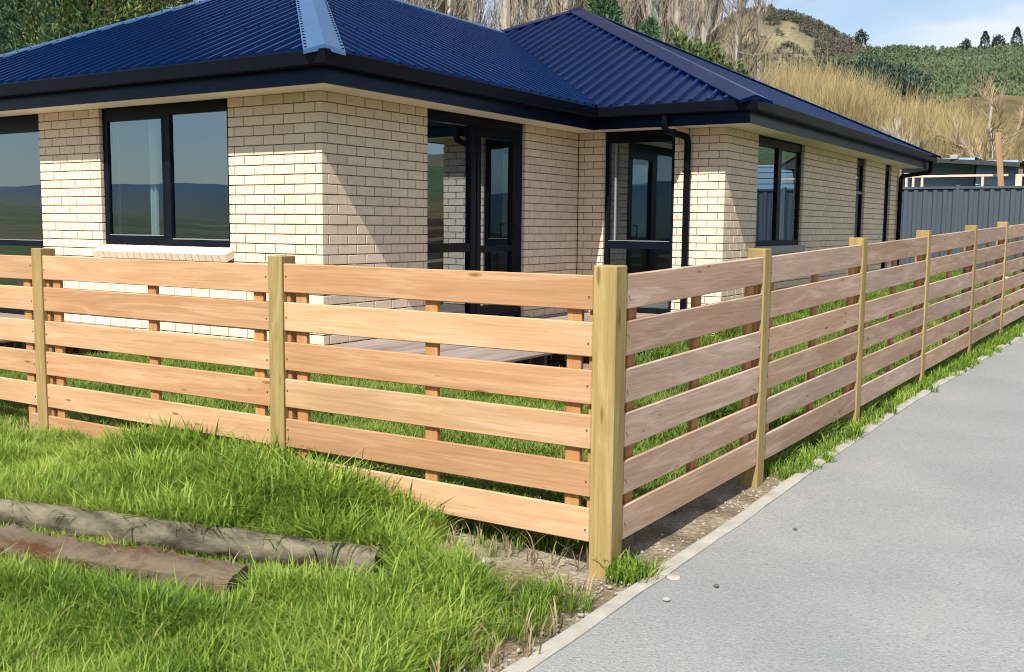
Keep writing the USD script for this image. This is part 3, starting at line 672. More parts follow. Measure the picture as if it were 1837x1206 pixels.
for bay in range(3):
    xr, xl = front_posts[bay][0] - 0.003, front_posts[bay + 1][1] + 0.003
    for k in range(6):
        zt_ = BT[k] - 0.004 * bay + frng.uniform(-0.003, 0.003)
        a, b = xl, xr
        if bay == 2 and k == 5: a = 0.215
        q = MB(); q.box((a, YB + 0.008, zt_ - BH), (b, YB + 0.028, zt_), 0.004, 0.88 + 0.22 * frng.random())
        q.build("board", BX[(bay * 5 + k * 7 + k // 2) % 3], fence, tone=True)
        for xx in (a + 0.018, b - 0.018):
            nail((xx, YB + 0.0075, zt_ - BH * 0.5 + frng.uniform(-0.02, 0.02)))
    # cleats against the posts and battens behind the boards
    for xx, w_ in ((xl, 0.025), (xr - 0.025, 0.025)):
        q = MB(); q.box((xx, YB + 0.030, 0.12), (xx + w_, YB + 0.075, BT[0] - 0.03), 0.002, 0.9 + 0.2 * frng.random()); q.build("cleat", M["batten"], fence, tone=True)
    for xx in (xl + 0.062, xr - 0.062 - 0.068, (xl + xr) / 2 - 0.034 + (0.03, 0.02, 0)[bay]):
        q = MB(); q.box((xx, YB + 0.029, 0.12), (xx + 0.068, YB + 0.054, BT[0] - 0.03), 0.003, 0.9 + 0.2 * frng.random()); q.build("batten", M["batten"], fence, tone=True)
OC = np.array([4.158, -2.83])
ts = [0.0, 1.57, 3.30, 5.05, 6.86, 8.45, 10.2, 11.95]
SL = 0.028
def fr_(t, n): return OC + DU * t + DN * n
for i, t in enumerate(ts[1:]):
    c = fr_(t + 0.046, -0.05)
    post(c, 1.255 + SL * t, -0.3 + SL * t, (0.96, 1.0, 1.03, 0.9, 1.02, 0.97, 1.0)[i], AXR, (0.05, 0.046))
def fbox(name, mat, t0, t1, n0, n1, z0, z1, c, tone):
    """Box in fence coordinates; its long edges follow the fall of the ground."""
    q = MB(); half = ((n1 - n0) / 2, (t1 - t0) / 2, (z1 - z0) / 2)
    cc = fr_((t0 + t1) / 2, (n0 + n1) / 2); ax = AXR.copy(); ax[1] = [DU[0], DU[1], SL]
    q.obox((cc[0], cc[1], (z0 + z1) / 2 + SL * (t0 + t1) / 2), half, ax, c, tone)
    return q.build(name, mat, fence, tone=True)
for bay in range(7):
    t0, t1 = ts[bay] + (0.103 if bay == 0 else 0.095), ts[bay + 1] - 0.003
    for k in range(6):
        dz = frng.uniform(-0.003, 0.003)
        fbox("board", BY[(bay * 4 + k * 5 + k // 3) % 3], t0, t1, -0.028, -0.008, BT[k] - BH + dz, BT[k] + dz, 0.004, 0.86 + 0.26 * frng.random())
        for tt in (t0 + 0.018, t1 - 0.018):
            p = fr_(tt, -0.0075); nail((p[0], p[1], BT[k] - BH * 0.5 + dz + SL * tt + frng.uniform(-0.02, 0.02)))
    for tt in (t0, t1 - 0.025): fbox("cleat", M["batten"], tt, tt + 0.025, -0.075, -0.030, 0.12, BT[0] - 0.03, 0.002, 0.9 + 0.2 * frng.random())
    for tt in (t0 + 0.06, t1 - 0.13, (t0 + t1) / 2 - 0.034): fbox("batten", M["batten"], tt, tt + 0.068, -0.054, -0.029, 0.12, BT[0] - 0.03, 0.003, 0.9 + 0.2 * frng.random())
nails.build("nail", M["nail"], fence, kind="stuff")

# ------------------------------------------------------------------ logs, stones
def gz(x, y): return float(ground(x, y))
def log_mesh(p0, p1, r, seed, sq=0.0, flat=1.0, rough=0.012):
    p0, p1 = np.array(p0, float), np.array(p1, float)
    n, s = 200, 30
    d = (p1 - p0) / np.linalg.norm(p1 - p0); u = np.cross(d, [0, 0, 1.0]); u /= np.linalg.norm(u); w = np.cross(u, d)
    a = np.arange(s) / s * 2 * np.pi
    t = np.linspace(0, 1, n)
    c = p0 + (p1 - p0) * t[:, None]
    cs, sn = np.cos(a), np.sin(a)
    if sq: cs, sn = np.sign(cs) * np.abs(cs) ** (1 - sq), np.sign(sn) * np.abs(sn) ** (1 - sq)
    P = c[:, None] + r * (cs[None, :, None] * u + flat * sn[None, :, None] * w)
    P += ((meshkit.fbm(P * 11, 3, seed) - 0.5) + 0.5 * (meshkit.fbm(P * 48, 3, seed + 1) - 0.5))[..., None] * rough * 2 * (cs[None, :, None] * u + sn[None, :, None] * w)
    i = np.arange(s); j = (i + 1) % s
    f = np.concatenate([np.stack([k * s + i, k * s + j, (k + 1) * s + j, (k + 1) * s + i], 1) for k in range(n - 1)])
    return (P.reshape(-1, 3), f), P[-1], P[0]
lg = thing("log", "long round weathered fence pole lying in the grass, the rear of two", "log")
b, e1, e0 = log_mesh((0.6, -4.38, gz(0.6, -4.38) + 0.115), (3.42, -3.40, gz(3.42, -3.4) + 0.075), 0.062, 3, rough=0.009)
obj("pole", b, M["log"], lg, smooth=True)
obj("cut_end", (np.vstack([e1, e1.mean(0)]), [[i, (i + 1) % 30, 30] for i in range(30)]), M["log_end"], lg)
lg = thing("log", "broken reddish rotten timber slab lying in front of the round pole", "log")
b, e1, e0 = log_mesh((0.9, -4.56, gz(0.9, -4.56) + 0.055), (3.08, -3.81, gz(3.1, -3.8) + 0.05), 0.098, 8, sq=0.6, flat=0.52, rough=0.034)
obj("slab", b, M["rot"], lg, smooth=True)
obj("cut_end", (np.vstack([e1, e1.mean(0)]), [[i, (i + 1) % 30, 30] for i in range(30)]), M["log_end"], lg)
def stone(x, y, r, label, seed, mat="stone", squash=0.6):
    m = trimesh.creation.icosphere(2, r)
    v = np.array(m.vertices); v += v * ((meshkit.fbm(v / r * 1.4 + seed, 3, seed) - 0.5) * 0.9)[:, None]
    v[:, 2] *= squash; v += [x, y, gz(x, y) + r * 0.25]
    tag(obj("stone", (v, m.faces), M[mat], smooth=50), label, "stone")
stone(0.44, -2.93, 0.07, "pale stone at the foot of the left fence post", 3)
stone(4.395, -2.74, 0.028, "flat pale chip of concrete on the path edge by the corner post", 4, squash=0.3)
stone(3.66, -3.0, 0.035, "small pale stone in bare soil left of the corner post", 5)
for i, (xx, yy, r_, lab) in enumerate(((4.47, -2.98, 0.016, "tiny white pebble on the path nearest the corner post"), (4.58, -2.75, 0.012, "tiny dark pebble on the path in front of the corner post"), (4.63, -1.9, 0.010, "tiny dark pebble on the path beside the first fence bay"))):
    m = trimesh.creation.icosphere(1, r_); v = np.array(m.vertices) * [1, 1, 0.5] + [xx, yy, float(h_path(yy)) + 0.012]
    tag(obj("pebble", (v, m.faces), M["stone" if i == 0 else "log_end"], smooth=True), lab, "pebble")
grit_rng = np.random.default_rng(3)
q = MB(); ico = trimesh.creation.icosphere(0, 1.0); iv, if_ = np.array(ico.vertices), np.array(ico.faces)
for _ in range(520):
    yy = grit_rng.uniform(-4.6, 2.0)
    xx = edge_x(yy) - abs(grit_rng.normal(0, 0.10)) - 0.01 if grit_rng.random() < 0.8 else grit_rng.uniform(3.5, 4.05)
    if xx < 3.4 or (xx < 4.0 and not -3.1 < yy < -2.5): continue
    s_ = grit_rng.uniform(0.003, 0.010)
    q.add(iv * s_ * grit_rng.uniform(0.6, 1.2, 3) + [xx, yy, gz(xx, yy) - 0.006], if_)
q.build("gravel", M["stone"], kind="stuff", label="loose grit and small stones in the soil beside the path", category="gravel")

# ------------------------------------------------------------------ beyond the lawn: steel fence, timber frame, neighbour
sf = thing("steel_fence", "dark slate grey ribbed steel fence beyond the end of the house", "fence")
YS = 16.0
px_ = [0.35, 2.36, 4.72, 7.08]
for i in range(3):
    a, b = px_[i] + 0.035, px_[i + 1] - 0.035
    q = MB(); u = a; pts_ = []
    while u < b:
        for du_, dy in ((0, 0), (0.055, 0), (0.085, 0.03), (0.155, 0.03), (0.185, 0)):
            if u + du_ <= b: pts_.append((u + du_, dy))
        u += 0.19
    pts_.append((b, 0)); pts_ = np.array(pts_)
    V = np.concatenate([np.column_stack([pts_[:, 0], YS + pts_[:, 1], np.full(len(pts_), z)]) for z in (0.42, 2.22)])
    n_ = len(pts_)
    q.add(V, [[j, j + 1, n_ + j + 1, n_ + j] for j in range(n_ - 1)])
    q.build("panel", M["steel_fence"], sf)
    q = MB(); q.box((a, YS - 0.02, 2.215), (b, YS + 0.05, 2.262), 0.004); q.build("top_rail", M["steel_fence"], sf)
for x_ in px_:
    q = MB(); q.box((x_ - 0.034, YS - 0.026, 0.3), (x_ + 0.034, YS + 0.05, 2.29), 0.004); q.build("post", M["steel_fence"], sf)
tf = thing("pine_framing", "raw pine framing rail on short studs just above the steel fence", "timber frame")
for nm, bx in (("rail", ((1.05, 17.0, 2.50), (3.14, 17.09, 2.545))), ("stud", ((1.13, 17.0, 0.55), (1.175, 17.09, 2.498))), ("stud", ((1.27, 17.0, 0.55), (1.315, 17.09, 2.498))), ("stud", ((1.45, 17.0, 0.55), (1.495, 17.09, 2.498))), ("stud", ((2.64, 17.0, 0.55), (2.685, 17.09, 2.498))), ("stud", ((2.95, 17.0, 0.55), (2.995, 17.09, 2.498))), ("block", ((1.10, 16.98, 2.547), (1.24, 17.10, 2.60))), ("rail", ((3.28, 17.0, 2.49), (5.2, 17.09, 2.54))), ("stud", ((3.28, 17.0, 0.55), (3.40, 17.09, 2.488)))):
    q = MB(); q.box(*bx, 0.003); q.build(nm, M["pine_raw"], tf)
sk = MB(); sk.obox((3.14, 16.55, 1.75), (0.055, 0.03, 1.60), np.array([[1, 0, 0.11], [0, 1, 0], [-0.11, 0, 1]]), 0.004)
tag(sk.build("timber_stake", M["stake"]), "leaning brown timber stake rising above the steel fence", "stake")
nh = thing("neighbour_house", "blue grey weatherboard house with dark roof behind the steel fence", "house")
def boards_wall(x0, x1, y, z0, z1, name="wall"):
    q = MB(); z = z0
    while z < z1:
        q.add([(x0, y, z), (x1, y, z), (x1, y + 0.022, min(z + 0.15, z1)), (x0, y + 0.022, min(z + 0.15, z1)), (x0, y + 0.022, z), (x1, y + 0.022, z)], [[0, 1, 2, 3], [4, 5, 1, 0]]); z += 0.15
    q.box((x0, y + 0.03, z0), (x1, y + 0.15, z1)); q.build(name, M["weatherboard"], nh)
boards_wall(0.2, 2.02, 21.0, 0.5, 3.15); boards_wall(2.06, 2.95, 20.2, 0.5, 3.02); boards_wall(2.95, 8.0, 21.2, 0.5, 3.1)
q = MB(); q.box((2.02, 20.2, 0.5), (2.06, 21.1, 3.1)); q.build("corner_trim", M["fascia"], nh)
q = MB()
q.add([(-0.5, 20.35, 3.24), (3.05, 19.65, 2.93), (3.05, 24, 2.97), (-0.5, 24, 3.28)], [[0, 1, 2, 3]]); q.add([(-0.5, 20.35, 3.14), (3.05, 19.65, 2.83), (3.05, 19.65, 2.93), (-0.5, 20.35, 3.24)], [[0, 1, 2, 3]])
q.add([(-0.5, 20.35, 3.14), (3.05, 19.65, 2.83), (3.05, 22, 2.9), (-0.5, 22, 3.14)], [[0, 1, 2, 3]])
q.build("roof", M["dark_roof"], nh)
q = MB()
q.add([(3.06, 19.7, 2.93), (4.6, 19.7, 3.75), (4.6, 24, 3.75), (3.06, 24, 2.93)], [[0, 1, 2, 3]]); q.add([(4.6, 19.7, 3.75), (6.2, 19.7, 2.93), (6.2, 26, 2.93), (4.6, 26, 3.75)], [[0, 1, 2, 3]])
q.add([(3.06, 19.75, 2.9), (6.2, 19.75, 2.9), (4.6, 19.75, 3.72)], [[0, 1, 2]])
q.build("roof", M["dark_roof"], nh)
q = MB(); q.box((1.52, 19.9, 3.05), (1.68, 20.1, 3.15), 0.01); tag(q.build("vent_box", M["sillgrey"], nh), "small pale box under the eave")
for i, (a, b, lab) in enumerate((((2.72, 12.1), (3.02, 12.45), "left white slab lying on the lawn seen through the far fence"), ((3.02, 12.7), (3.30, 13.2), "middle white slab lying on the lawn seen through the far fence"), ((3.62, 12.9), (4.0, 13.3), "right white slab near the path seen through the far fence"))):
    zb = max(gz(*a), gz(*b)); q = MB(); q.box((*a, zb - 0.03), (*b, zb + 0.09 + 0.05 * (i == 2)), 0.006); tag(q.build("white_slab", M["white"]), lab, "slab")
#VEGETATION
# ------------------------------------------------------------------ far terrain
def zt_(r, t): return CAM[2] + r * t
azs = np.unique(np.concatenate([np.arange(-66, 2.01, 0.3), np.arange(2, 294.1, 3.0)]))
def tabl(p): return np.interp(np.where(azs > 180, azs - 360, azs), [q[0] for q in p], [q[1] for q in p])
TA = [(-180, 0.030), (-100, 0.032), (-60, 0.040), (-45, 0.05), (-32.95, 0.0762), (-29.9, 0.108), (-24.55, 0.1544), (-21.65, 0.1865), (-19.94, 0.1975), (-19.08, 0.1992), (-17.65, 0.1942), (-16.23, 0.1833), (-15.1, 0.1725), (-14.12, 0.1635), (-12.61, 0.1545), (-9.9, 0.137), (-6.45, 0.129), (10, 0.11), (40, 0.06), (90, 0.035), (180, 0.030)]
TB = [(-180, 0.02), (-60, 0.022), (-40, 0.03), (-30, 0.08), (-24.5, 0.1184), (-21, 0.133), (-17.5, 0.1418), (-15.3, 0.1495), (-13.7, 0.1540), (-12.6, 0.1555), (-10, 0.1530), (-8.45, 0.1540), (-6.54, 0.1565), (5, 0.15), (30, 0.06), (80, 0.02), (180, 0.02)]
TC = [(-180, 0.0), (-40, 0.004), (-24, 0.02), (-17.9, 0.0404), (-13.77, 0.0803), (-11.4, 0.1), (-10.1, 0.1105), (-8.83, 0.1135), (-7.3, 0.1145), (-6.4, 0.1130), (0, 0.10), (20, 0.04), (60, 0.0), (180, 0.0)]
A_, B_, C_ = tabl(TA), tabl(TB), tabl(TC)
rs = np.array([0.5, 6, 12, 18, 24, 30, 36, 42, 48, 54, 60, 66, 72, 78, 84, 90, 97, 105, 115, 128, 142, 156, 170, 184, 198, 212, 226, 240, 250, 260, 275, 300, 330, 360, 390, 420, 450, 465, 480, 500, 540, 600, 750, 1000, 1500, 2200, 3500, 6000])
AZ, R = np.meshgrid(azs, rs, indexing="ij")
XT, YT = CAM[0] + R * np.sin(np.radians(AZ)), CAM[1] + R * np.cos(np.radians(AZ))
base = ground(np.clip(XT, -60, 60), YT)
inside = (XT > -9.2) & (XT < 13.2) & (YT > -10.2) & (YT < 17.2)
base = base - 0.10 * inside - 0.10 * (~inside) * (R < 30)
def hterr(A, B, Cc, r):
    """height above the base at radius r for the three ridges' slopes."""
    ctl_r = [45, 90, 118, 150, 260, 320, 480, 620, 1000, 6000]
    zc = [np.zeros_like(A) + 0.5, zt_(90, Cc), zt_(118, Cc * 0.93), zt_(150, np.maximum(Cc * 0.965, 0.0)), zt_(260, B), zt_(320, B * 0.93), zt_(480, A), zt_(620, A * 0.9), zt_(1000, np.minimum(A, 0.05) * 0.8), zt_(6000, np.full_like(A, 0.004))]
    out = np.full(r.shape, np.nan)
    for (r0, z0), (r1, z1) in zip(zip(ctl_r[:-1], zc[:-1]), zip(ctl_r[1:], zc[1:])):
        t = np.clip((r - r0) / (r1 - r0), 0, 1)
        if r0 in (45,): t = t * t * (3 - 2 * t)
        elif r0 in (150, 320): t = t ** 1.15
        z = z0 + (z1 - z0) * t
        out = np.where((r >= r0) & (r <= r1), z, out)
    return out
front_ = np.where((AZ < -75) & (AZ > -180) | (AZ > 80), 1.0, 0.0)
ZT = np.where(R <= 45, base + smooth01(30, 45, R) * (0.5 - base), hterr(A_[:, None] + 0 * R, B_[:, None] + 0 * R, C_[:, None] + 0 * R, np.maximum(R, 45)))
# the plain behind the viewer ends in low hills about a mile off
back = smooth01(70, 110, np.abs((AZ + 32 + 180) % 360 - 180))
plain = np.where(R < 900, 0.1 - 0.004 * R, 0.1 - 3.6) + smooth01(900, 1500, R) * (45 + 55 * (meshkit.fbm(np.stack([AZ / 11.0, 0 * AZ, 0 * AZ], -1), 4, 9) - 0.3)) * (1 - smooth01(2200, 6000, R))
ZT = ZT * (1 - back) + np.where(R <= 30, base, plain) * back
amp = np.clip((R - 50) / 300, 0, 1)
PP = np.stack([XT, YT, 0 * XT], -1)
ZT = ZT + amp * (meshkit.fbm(PP / 23.0, 4, 2) - 0.5) * 4.0 * (R < 475)
# what grows where: pasture, brown hill, pine hill, tan hill
f1 = meshkit.fbm(PP / 9.0, 5, 14); f2 = meshkit.fbm(PP / 40.0, 4, 15)
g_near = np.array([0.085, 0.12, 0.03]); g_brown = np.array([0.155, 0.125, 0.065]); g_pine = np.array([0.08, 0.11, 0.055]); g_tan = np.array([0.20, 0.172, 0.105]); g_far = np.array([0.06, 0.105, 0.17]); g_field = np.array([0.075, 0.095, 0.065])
col = np.zeros(XT.shape + (3,)) + g_near
def lay(c, w): 
    global col
    col = col * (1 - w[..., None]) + np.asarray(c) * w[..., None]
lay(g_brown, smooth01(40, 55, R) * (R < 800)); lay(g_brown * 0.62, smooth01(0.5, 0.62, f1) * (R > 45) * (R < 140))
lay(g_pine, smooth01(120, 150, R)); lay(g_tan, smooth01(265, 330, R)); lay(g_tan * 0.7, smooth01(0.48, 0.66, f2) * (R > 300) * (R < 800))
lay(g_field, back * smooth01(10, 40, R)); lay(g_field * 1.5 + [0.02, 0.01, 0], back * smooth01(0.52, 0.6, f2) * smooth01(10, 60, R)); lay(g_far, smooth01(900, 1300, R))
elA = (ZT - CAM[2]) / np.maximum(R, 1); AZs = np.where(AZ > 180, AZ - 360, AZ)
wv = 0.004 * np.sin(AZs * 3.1)
open_ = smooth01(0.160, 0.166, elA - wv) * (1 - smooth01(np.interp(AZs, [-30, -19, -16.4], [0.20, 0.187, 0.174]), np.interp(AZs, [-30, -19, -16.4], [0.20, 0.187, 0.174]) + 0.004, elA - wv)) * (1 - smooth01(-16.8, -16.2, AZs))
lay([0.085, 0.085, 0.062], (1 - open_) * smooth01(300, 330, R) * (R < 700) * (0.55 + 0.45 * smooth01(0.158, 0.168, elA)))
col *= (0.75 + 0.5 * f1)[..., None]
na, nr = AZ.shape
idx = np.arange(na * nr).reshape(na, nr)
qd = np.stack([idx[:-1, :-1], idx[:-1, 1:], idx[1:, 1:], idx[1:, :-1]], -1).reshape(-1, 4)
terr_mat = usdkit.material(stage, "/World/Looks/hill_cover", {
    "at": ("attribute", {"attribute": "cover"}), "tc": ("texture_coordinate", {}), "n": ("noise_texture", {"scale": 0.55, "detail": 8.0, "roughness": 0.7}), "r": ("rgb_ramp", {"ramp": [(0.3, (0.6, 0.6, 0.6)), (0.7, (1.35, 1.33, 1.3))]}),
    "m": ("mix_color", {"blend_type": "multiply", "fac": 1.0, "use_clamp": False}), "bp": ("bump", {"strength": 1.0, "distance": 0.5}), "p": ("principled_bsdf", {"roughness": 1.0, "specular_ior_level": 0.05})},
    [("tc.object", "n.vector"), ("n.fac", "r.fac"), ("at.color", "m.a"), ("r.color", "m.b"), ("m.result", "p.base_color"), ("n.fac", "bp.height"), ("bp.normal", "p.normal")], surface="p.BSDF")
tv = np.stack([XT, YT, ZT], -1).reshape(-1, 3)
hm = usdkit.mesh(stage, fresh("/World", "hills"), (tv, np.vstack([qd, ])), terr_mat, smooth=True)
UsdGeom.PrimvarsAPI(hm).CreatePrimvar("cover", T.Color3fArray, "vertex").Set(Vt.Vec3fArray.FromNumpy(col.reshape(-1, 3).astype(np.float32)))
tag(hm.GetPrim(), kind="structure")
from scipy.interpolate import RegularGridInterpolator
_zi = RegularGridInterpolator((azs, rs), ZT, bounds_error=False, fill_value=None)
def at_polar(az, r):
    az, r = np.asarray(az, float), np.asarray(r, float)
    return np.stack([CAM[0] + r * np.sin(np.radians(az)), CAM[1] + r * np.cos(np.radians(az)), _zi(np.stack([az, r], -1)).reshape(az.shape)], -1)

# ------------------------------------------------------------------ plant builders
def leaves(mb, ctr, dirs, length, width, tones, r, curl=0.15):
    """One bent leaf (two quads) per row: centre, direction, size."""
    n = len(ctr)
    dirs = dirs / np.linalg.norm(dirs, axis=1, keepdims=True)
    side = np.cross(dirs, r.normal(size=(n, 3))); side /= np.linalg.norm(side, axis=1, keepdims=True)
    nor = np.cross(side, dirs)
    L, W = np.broadcast_to(length, n)[:, None], np.broadcast_to(width, n)[:, None]
    a = ctr; b = ctr + dirs * L * 0.5 + side * W * 0.5; c = ctr + dirs * L + nor * L * curl; d = ctr + dirs * L * 0.5 - side * W * 0.5
    v = np.stack([a, b, c, d], 1).reshape(-1, 3)
    i = np.arange(n)[:, None] * 4
    f = np.concatenate([i + [0, 1, 2], i + [0, 2, 3]])
    mb.add(v, f, np.repeat(tones, 4))

def conifer_mesh(h, rad, n, seed, size=0.34, narrow=1.0, base=0.0):
    r = np.random.default_rng(seed)
    mb = MB()
    t = r.random(n) ** 0.8
    z = base + t * (h - base)
    prof = rad * np.minimum(1.0, (1 - t) ** 0.75 * 1.35 + 0.02)
    a = r.random(n) * 2 * np.pi
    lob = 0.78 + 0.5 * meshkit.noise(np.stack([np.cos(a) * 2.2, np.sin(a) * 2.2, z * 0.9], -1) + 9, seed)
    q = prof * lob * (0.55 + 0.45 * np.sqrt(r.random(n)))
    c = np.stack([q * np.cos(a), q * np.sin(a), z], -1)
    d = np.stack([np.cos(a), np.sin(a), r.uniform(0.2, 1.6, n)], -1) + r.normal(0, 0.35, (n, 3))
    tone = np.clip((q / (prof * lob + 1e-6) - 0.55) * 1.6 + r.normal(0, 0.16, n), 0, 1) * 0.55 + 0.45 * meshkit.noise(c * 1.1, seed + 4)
    for k in range(3):
        dd = d + r.normal(0, 0.42, (n, 3))
        leaves(mb, c, dd, size * r.uniform(0.5, 1.1, n), size * 0.20 * r.uniform(0.6, 1.2, n), tone + r.normal(0, 0.06, n), r)
    return mb

def shrub_mesh(rx, ry, h, n, seed, size=0.12, up=0.5, base=0.1):
    r = np.random.default_rng(seed); mb = MB()
    d = r.normal(size=(n, 3)); d[:, 2] = np.abs(d[:, 2]) * 0.9 + 0.02; d /= np.linalg.norm(d, axis=1, keepdims=True)
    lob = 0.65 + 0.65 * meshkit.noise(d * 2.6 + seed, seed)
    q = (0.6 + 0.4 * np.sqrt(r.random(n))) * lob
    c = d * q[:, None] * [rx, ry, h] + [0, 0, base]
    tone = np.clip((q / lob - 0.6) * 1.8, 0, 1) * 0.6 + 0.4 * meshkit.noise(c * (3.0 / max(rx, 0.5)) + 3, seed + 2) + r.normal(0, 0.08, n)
    leaves(mb, c, d + r.normal(0, 0.7, (n, 3)) + [0, 0, up], size * r.uniform(0.6, 1.3, n), size * 0.5 * r.uniform(0.7, 1.3, n), np.clip(tone, 0, 1), r)
    return mb

def branchy(h, seed, trunk_r=0.2, n_br=46, asc=0.45, br_len=(1.4, 4.2), twigs=9, start=0.12, lean=0.25, twig_r=0.008, sides=4, forks=1, top_r=0.03, twig_len=(0.5, 1.5)):
    """A bare tree: (trunk with limbs, twigs) as two meshes."""
    r = np.random.default_rng(seed); wood, fine = MB(), MB()
    m = 14; t = np.linspace(0, 1, m)
    tr = np.stack([np.cumsum(r.normal(0, lean * 0.06, m)), np.cumsum(r.normal(0, lean * 0.06, m)), t * h], -1)
    tr[0, :2] = 0
    wood.tube(tr, trunk_r * (1 - t) ** 0.8 + top_r, 7)
    def branch(p, d, L, rad, depth):
        k = 5
        pts = [p]
        dd = d / np.linalg.norm(d)
        for i in range(k):
            dd = dd + r.normal(0, 0.10, 3) + np.array([0, 0, 0.10 * asc * 2]); dd /= np.linalg.norm(dd)
            pts.append(pts[-1] + dd * L / k)
        pts = np.array(pts)
        wood.tube(pts, np.linspace(rad, max(rad * 0.2, 0.006), len(pts)), sides, cap=False)
        for _ in range(twigs):
            i = r.integers(1, len(pts)); q = pts[i] + (pts[i - 1] - pts[i]) * r.random()
            td = (pts[i] - pts[i - 1]); td = td / np.linalg.norm(td) + r.normal(0, 0.34, 3) + [0, 0, 0.4]; td /= np.linalg.norm(td)
            L2 = r.uniform(*twig_len)
            b1 = q + td * L2 * 0.5; td2 = td + r.normal(0, 0.2, 3) + [0, 0, 0.15]
            fine.tube([q, b1, b1 + td2 / np.linalg.norm(td2) * L2 * 0.5], [twig_r * 1.4, twig_r, twig_r * 0.5], 3, cap=False)
        if depth > 0:
            for _ in range(2):
                i = r.integers(2, len(pts) - 1)
                td = (pts[i] - pts[i - 1]); td = td / np.linalg.norm(td) + r.normal(0, 0.55, 3)
                branch(pts[i], td, L * r.uniform(0.45, 0.7), rad * 0.55, depth - 1)
    for i in range(n_br):
        u = start + (1 - start) * (i + r.random()) / n_br * 0.97
        p = np.array([np.interp(u, t, tr[:, k]) for k in range(3)])
        a = r.random() * 2 * np.pi
        d = np.array([math.cos(a), math.sin(a), asc * r.uniform(1.2, 4.2)])
        L = r.uniform(*br_len) * (1.05 - 0.75 * u)
        branch(p, d, L, max(0.012, trunk_r * (1 - u) * 0.42 * r.uniform(0.6, 1.1)), forks if i % 3 == 0 else 0)
    return wood, fine

def classprim(name):
    return stage.CreateClassPrim(f"/World/{name}")
def copies(name, proto, label, category, group, loc, rot, scale):
    o = thing(name, label, category, group, loc, rot, scale)
    o.GetReferences().AddInternalReference(proto.GetPath()); o.SetInstanceable(True)
    tag(o, label, category, group)
    return o
vr = np.random.default_rng(77)

# conifers at the left
pc = classprim("conifer_kind")
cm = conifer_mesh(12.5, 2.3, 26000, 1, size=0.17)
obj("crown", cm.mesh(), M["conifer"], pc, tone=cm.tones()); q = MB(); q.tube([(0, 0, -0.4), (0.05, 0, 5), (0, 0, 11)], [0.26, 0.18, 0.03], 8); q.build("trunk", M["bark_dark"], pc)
pg = classprim("golden_conifer_kind")
cm = conifer_mesh(11.0, 2.0, 21000, 2, size=0.16)
obj("crown", cm.mesh(), M["conifer_gold"], pg, tone=cm.tones()); q = MB(); q.tube([(0, 0, -0.4), (0.05, 0, 5), (0, 0, 10)], [0.22, 0.15, 0.03], 8); q.build("trunk", M["bark_dark"], pg)
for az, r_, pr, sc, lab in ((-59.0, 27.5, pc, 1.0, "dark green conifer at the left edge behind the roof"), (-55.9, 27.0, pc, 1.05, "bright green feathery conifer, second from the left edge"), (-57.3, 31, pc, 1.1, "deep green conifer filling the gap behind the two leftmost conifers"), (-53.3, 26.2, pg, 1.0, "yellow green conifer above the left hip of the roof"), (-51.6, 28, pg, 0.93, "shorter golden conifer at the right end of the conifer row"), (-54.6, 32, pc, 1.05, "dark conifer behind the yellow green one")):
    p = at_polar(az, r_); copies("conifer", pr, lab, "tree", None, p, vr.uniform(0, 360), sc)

# bare poplars behind the house
pop = []
for s in range(4):
    w, f = branchy(21 + s, 100 + s, trunk_r=0.16, n_br=66, twigs=13, asc=1.0, br_len=(1.2, 3.6), start=0.05)
    k = classprim(f"bare_poplar_kind{'_%03d' % s if s else ''}"); w.build("trunk", M["bark"], k); f.build("twigs", M["twig"], k, kind="stuff"); pop.append(k)
i = 0
for row, (r0, a0, a1, n_) in enumerate(((38, -42.5, -22.0, 24), (45, -43.5, -21.0, 24), (53, -42.0, -20.5, 20))):
    for j in range(n_):
        az = a0 + (a1 - a0) * (j + 0.5 + vr.uniform(-0.4, 0.4)) / n_
        if -34.4 < az < -33.2 or -31.0 < az < -30.4: continue
        p = at_polar(az, r0 + vr.uniform(-2, 2)) - [0, 0, 0.2]
        copies("bare_poplar", pop[i % 4], "tall leafless poplar in the dense grey stand behind the house", "tree", "bare poplars behind the house", p, vr.uniform(0, 360), vr.uniform(0.85, 1.1) * np.array([1, 1, 1])); i += 1
kb = classprim("pale_birch_kind")
w, f = branchy(15, 140, trunk_r=0.13, n_br=40, twigs=9, asc=0.6, br_len=(0.7, 2.2), start=0.35, lean=0.5)
w.build("trunk", M["white_bark"], kb); f.build("twigs", M["twig"], kb, kind="stuff")
for az, r_, sc, lab in ((-20.5, 42, 1.0, "slender pale trunked bare tree just right of the poplar stand"), (-20.15, 43, 0.95, "second slender pale bare tree leaning against the first"), (-19.2, 45, 0.92, "rightmost slender pale bare tree against the tan hillside")):
    copies("bare_tree", kb, lab, "tree", None, at_polar(az, r_) - [0, 0, 0.2], vr.uniform(0, 360), sc)

# green shrubs just behind the roof
ks = classprim("evergreen_shrub_kind")
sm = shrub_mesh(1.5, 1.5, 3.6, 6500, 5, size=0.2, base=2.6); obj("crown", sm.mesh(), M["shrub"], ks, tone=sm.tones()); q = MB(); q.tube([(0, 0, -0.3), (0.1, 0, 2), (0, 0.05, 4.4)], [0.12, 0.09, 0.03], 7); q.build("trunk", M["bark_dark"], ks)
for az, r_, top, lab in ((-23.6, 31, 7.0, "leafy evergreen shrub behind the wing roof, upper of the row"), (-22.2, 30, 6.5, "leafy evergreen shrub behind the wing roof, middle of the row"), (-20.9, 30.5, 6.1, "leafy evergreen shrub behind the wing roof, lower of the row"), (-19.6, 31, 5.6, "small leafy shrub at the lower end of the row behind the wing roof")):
    p = at_polar(az, r_); copies("evergreen_shrub", ks, lab, "shrub", None, p, vr.uniform(0, 360), (1.0, 1.0, (top - p[2]) / 6.2))
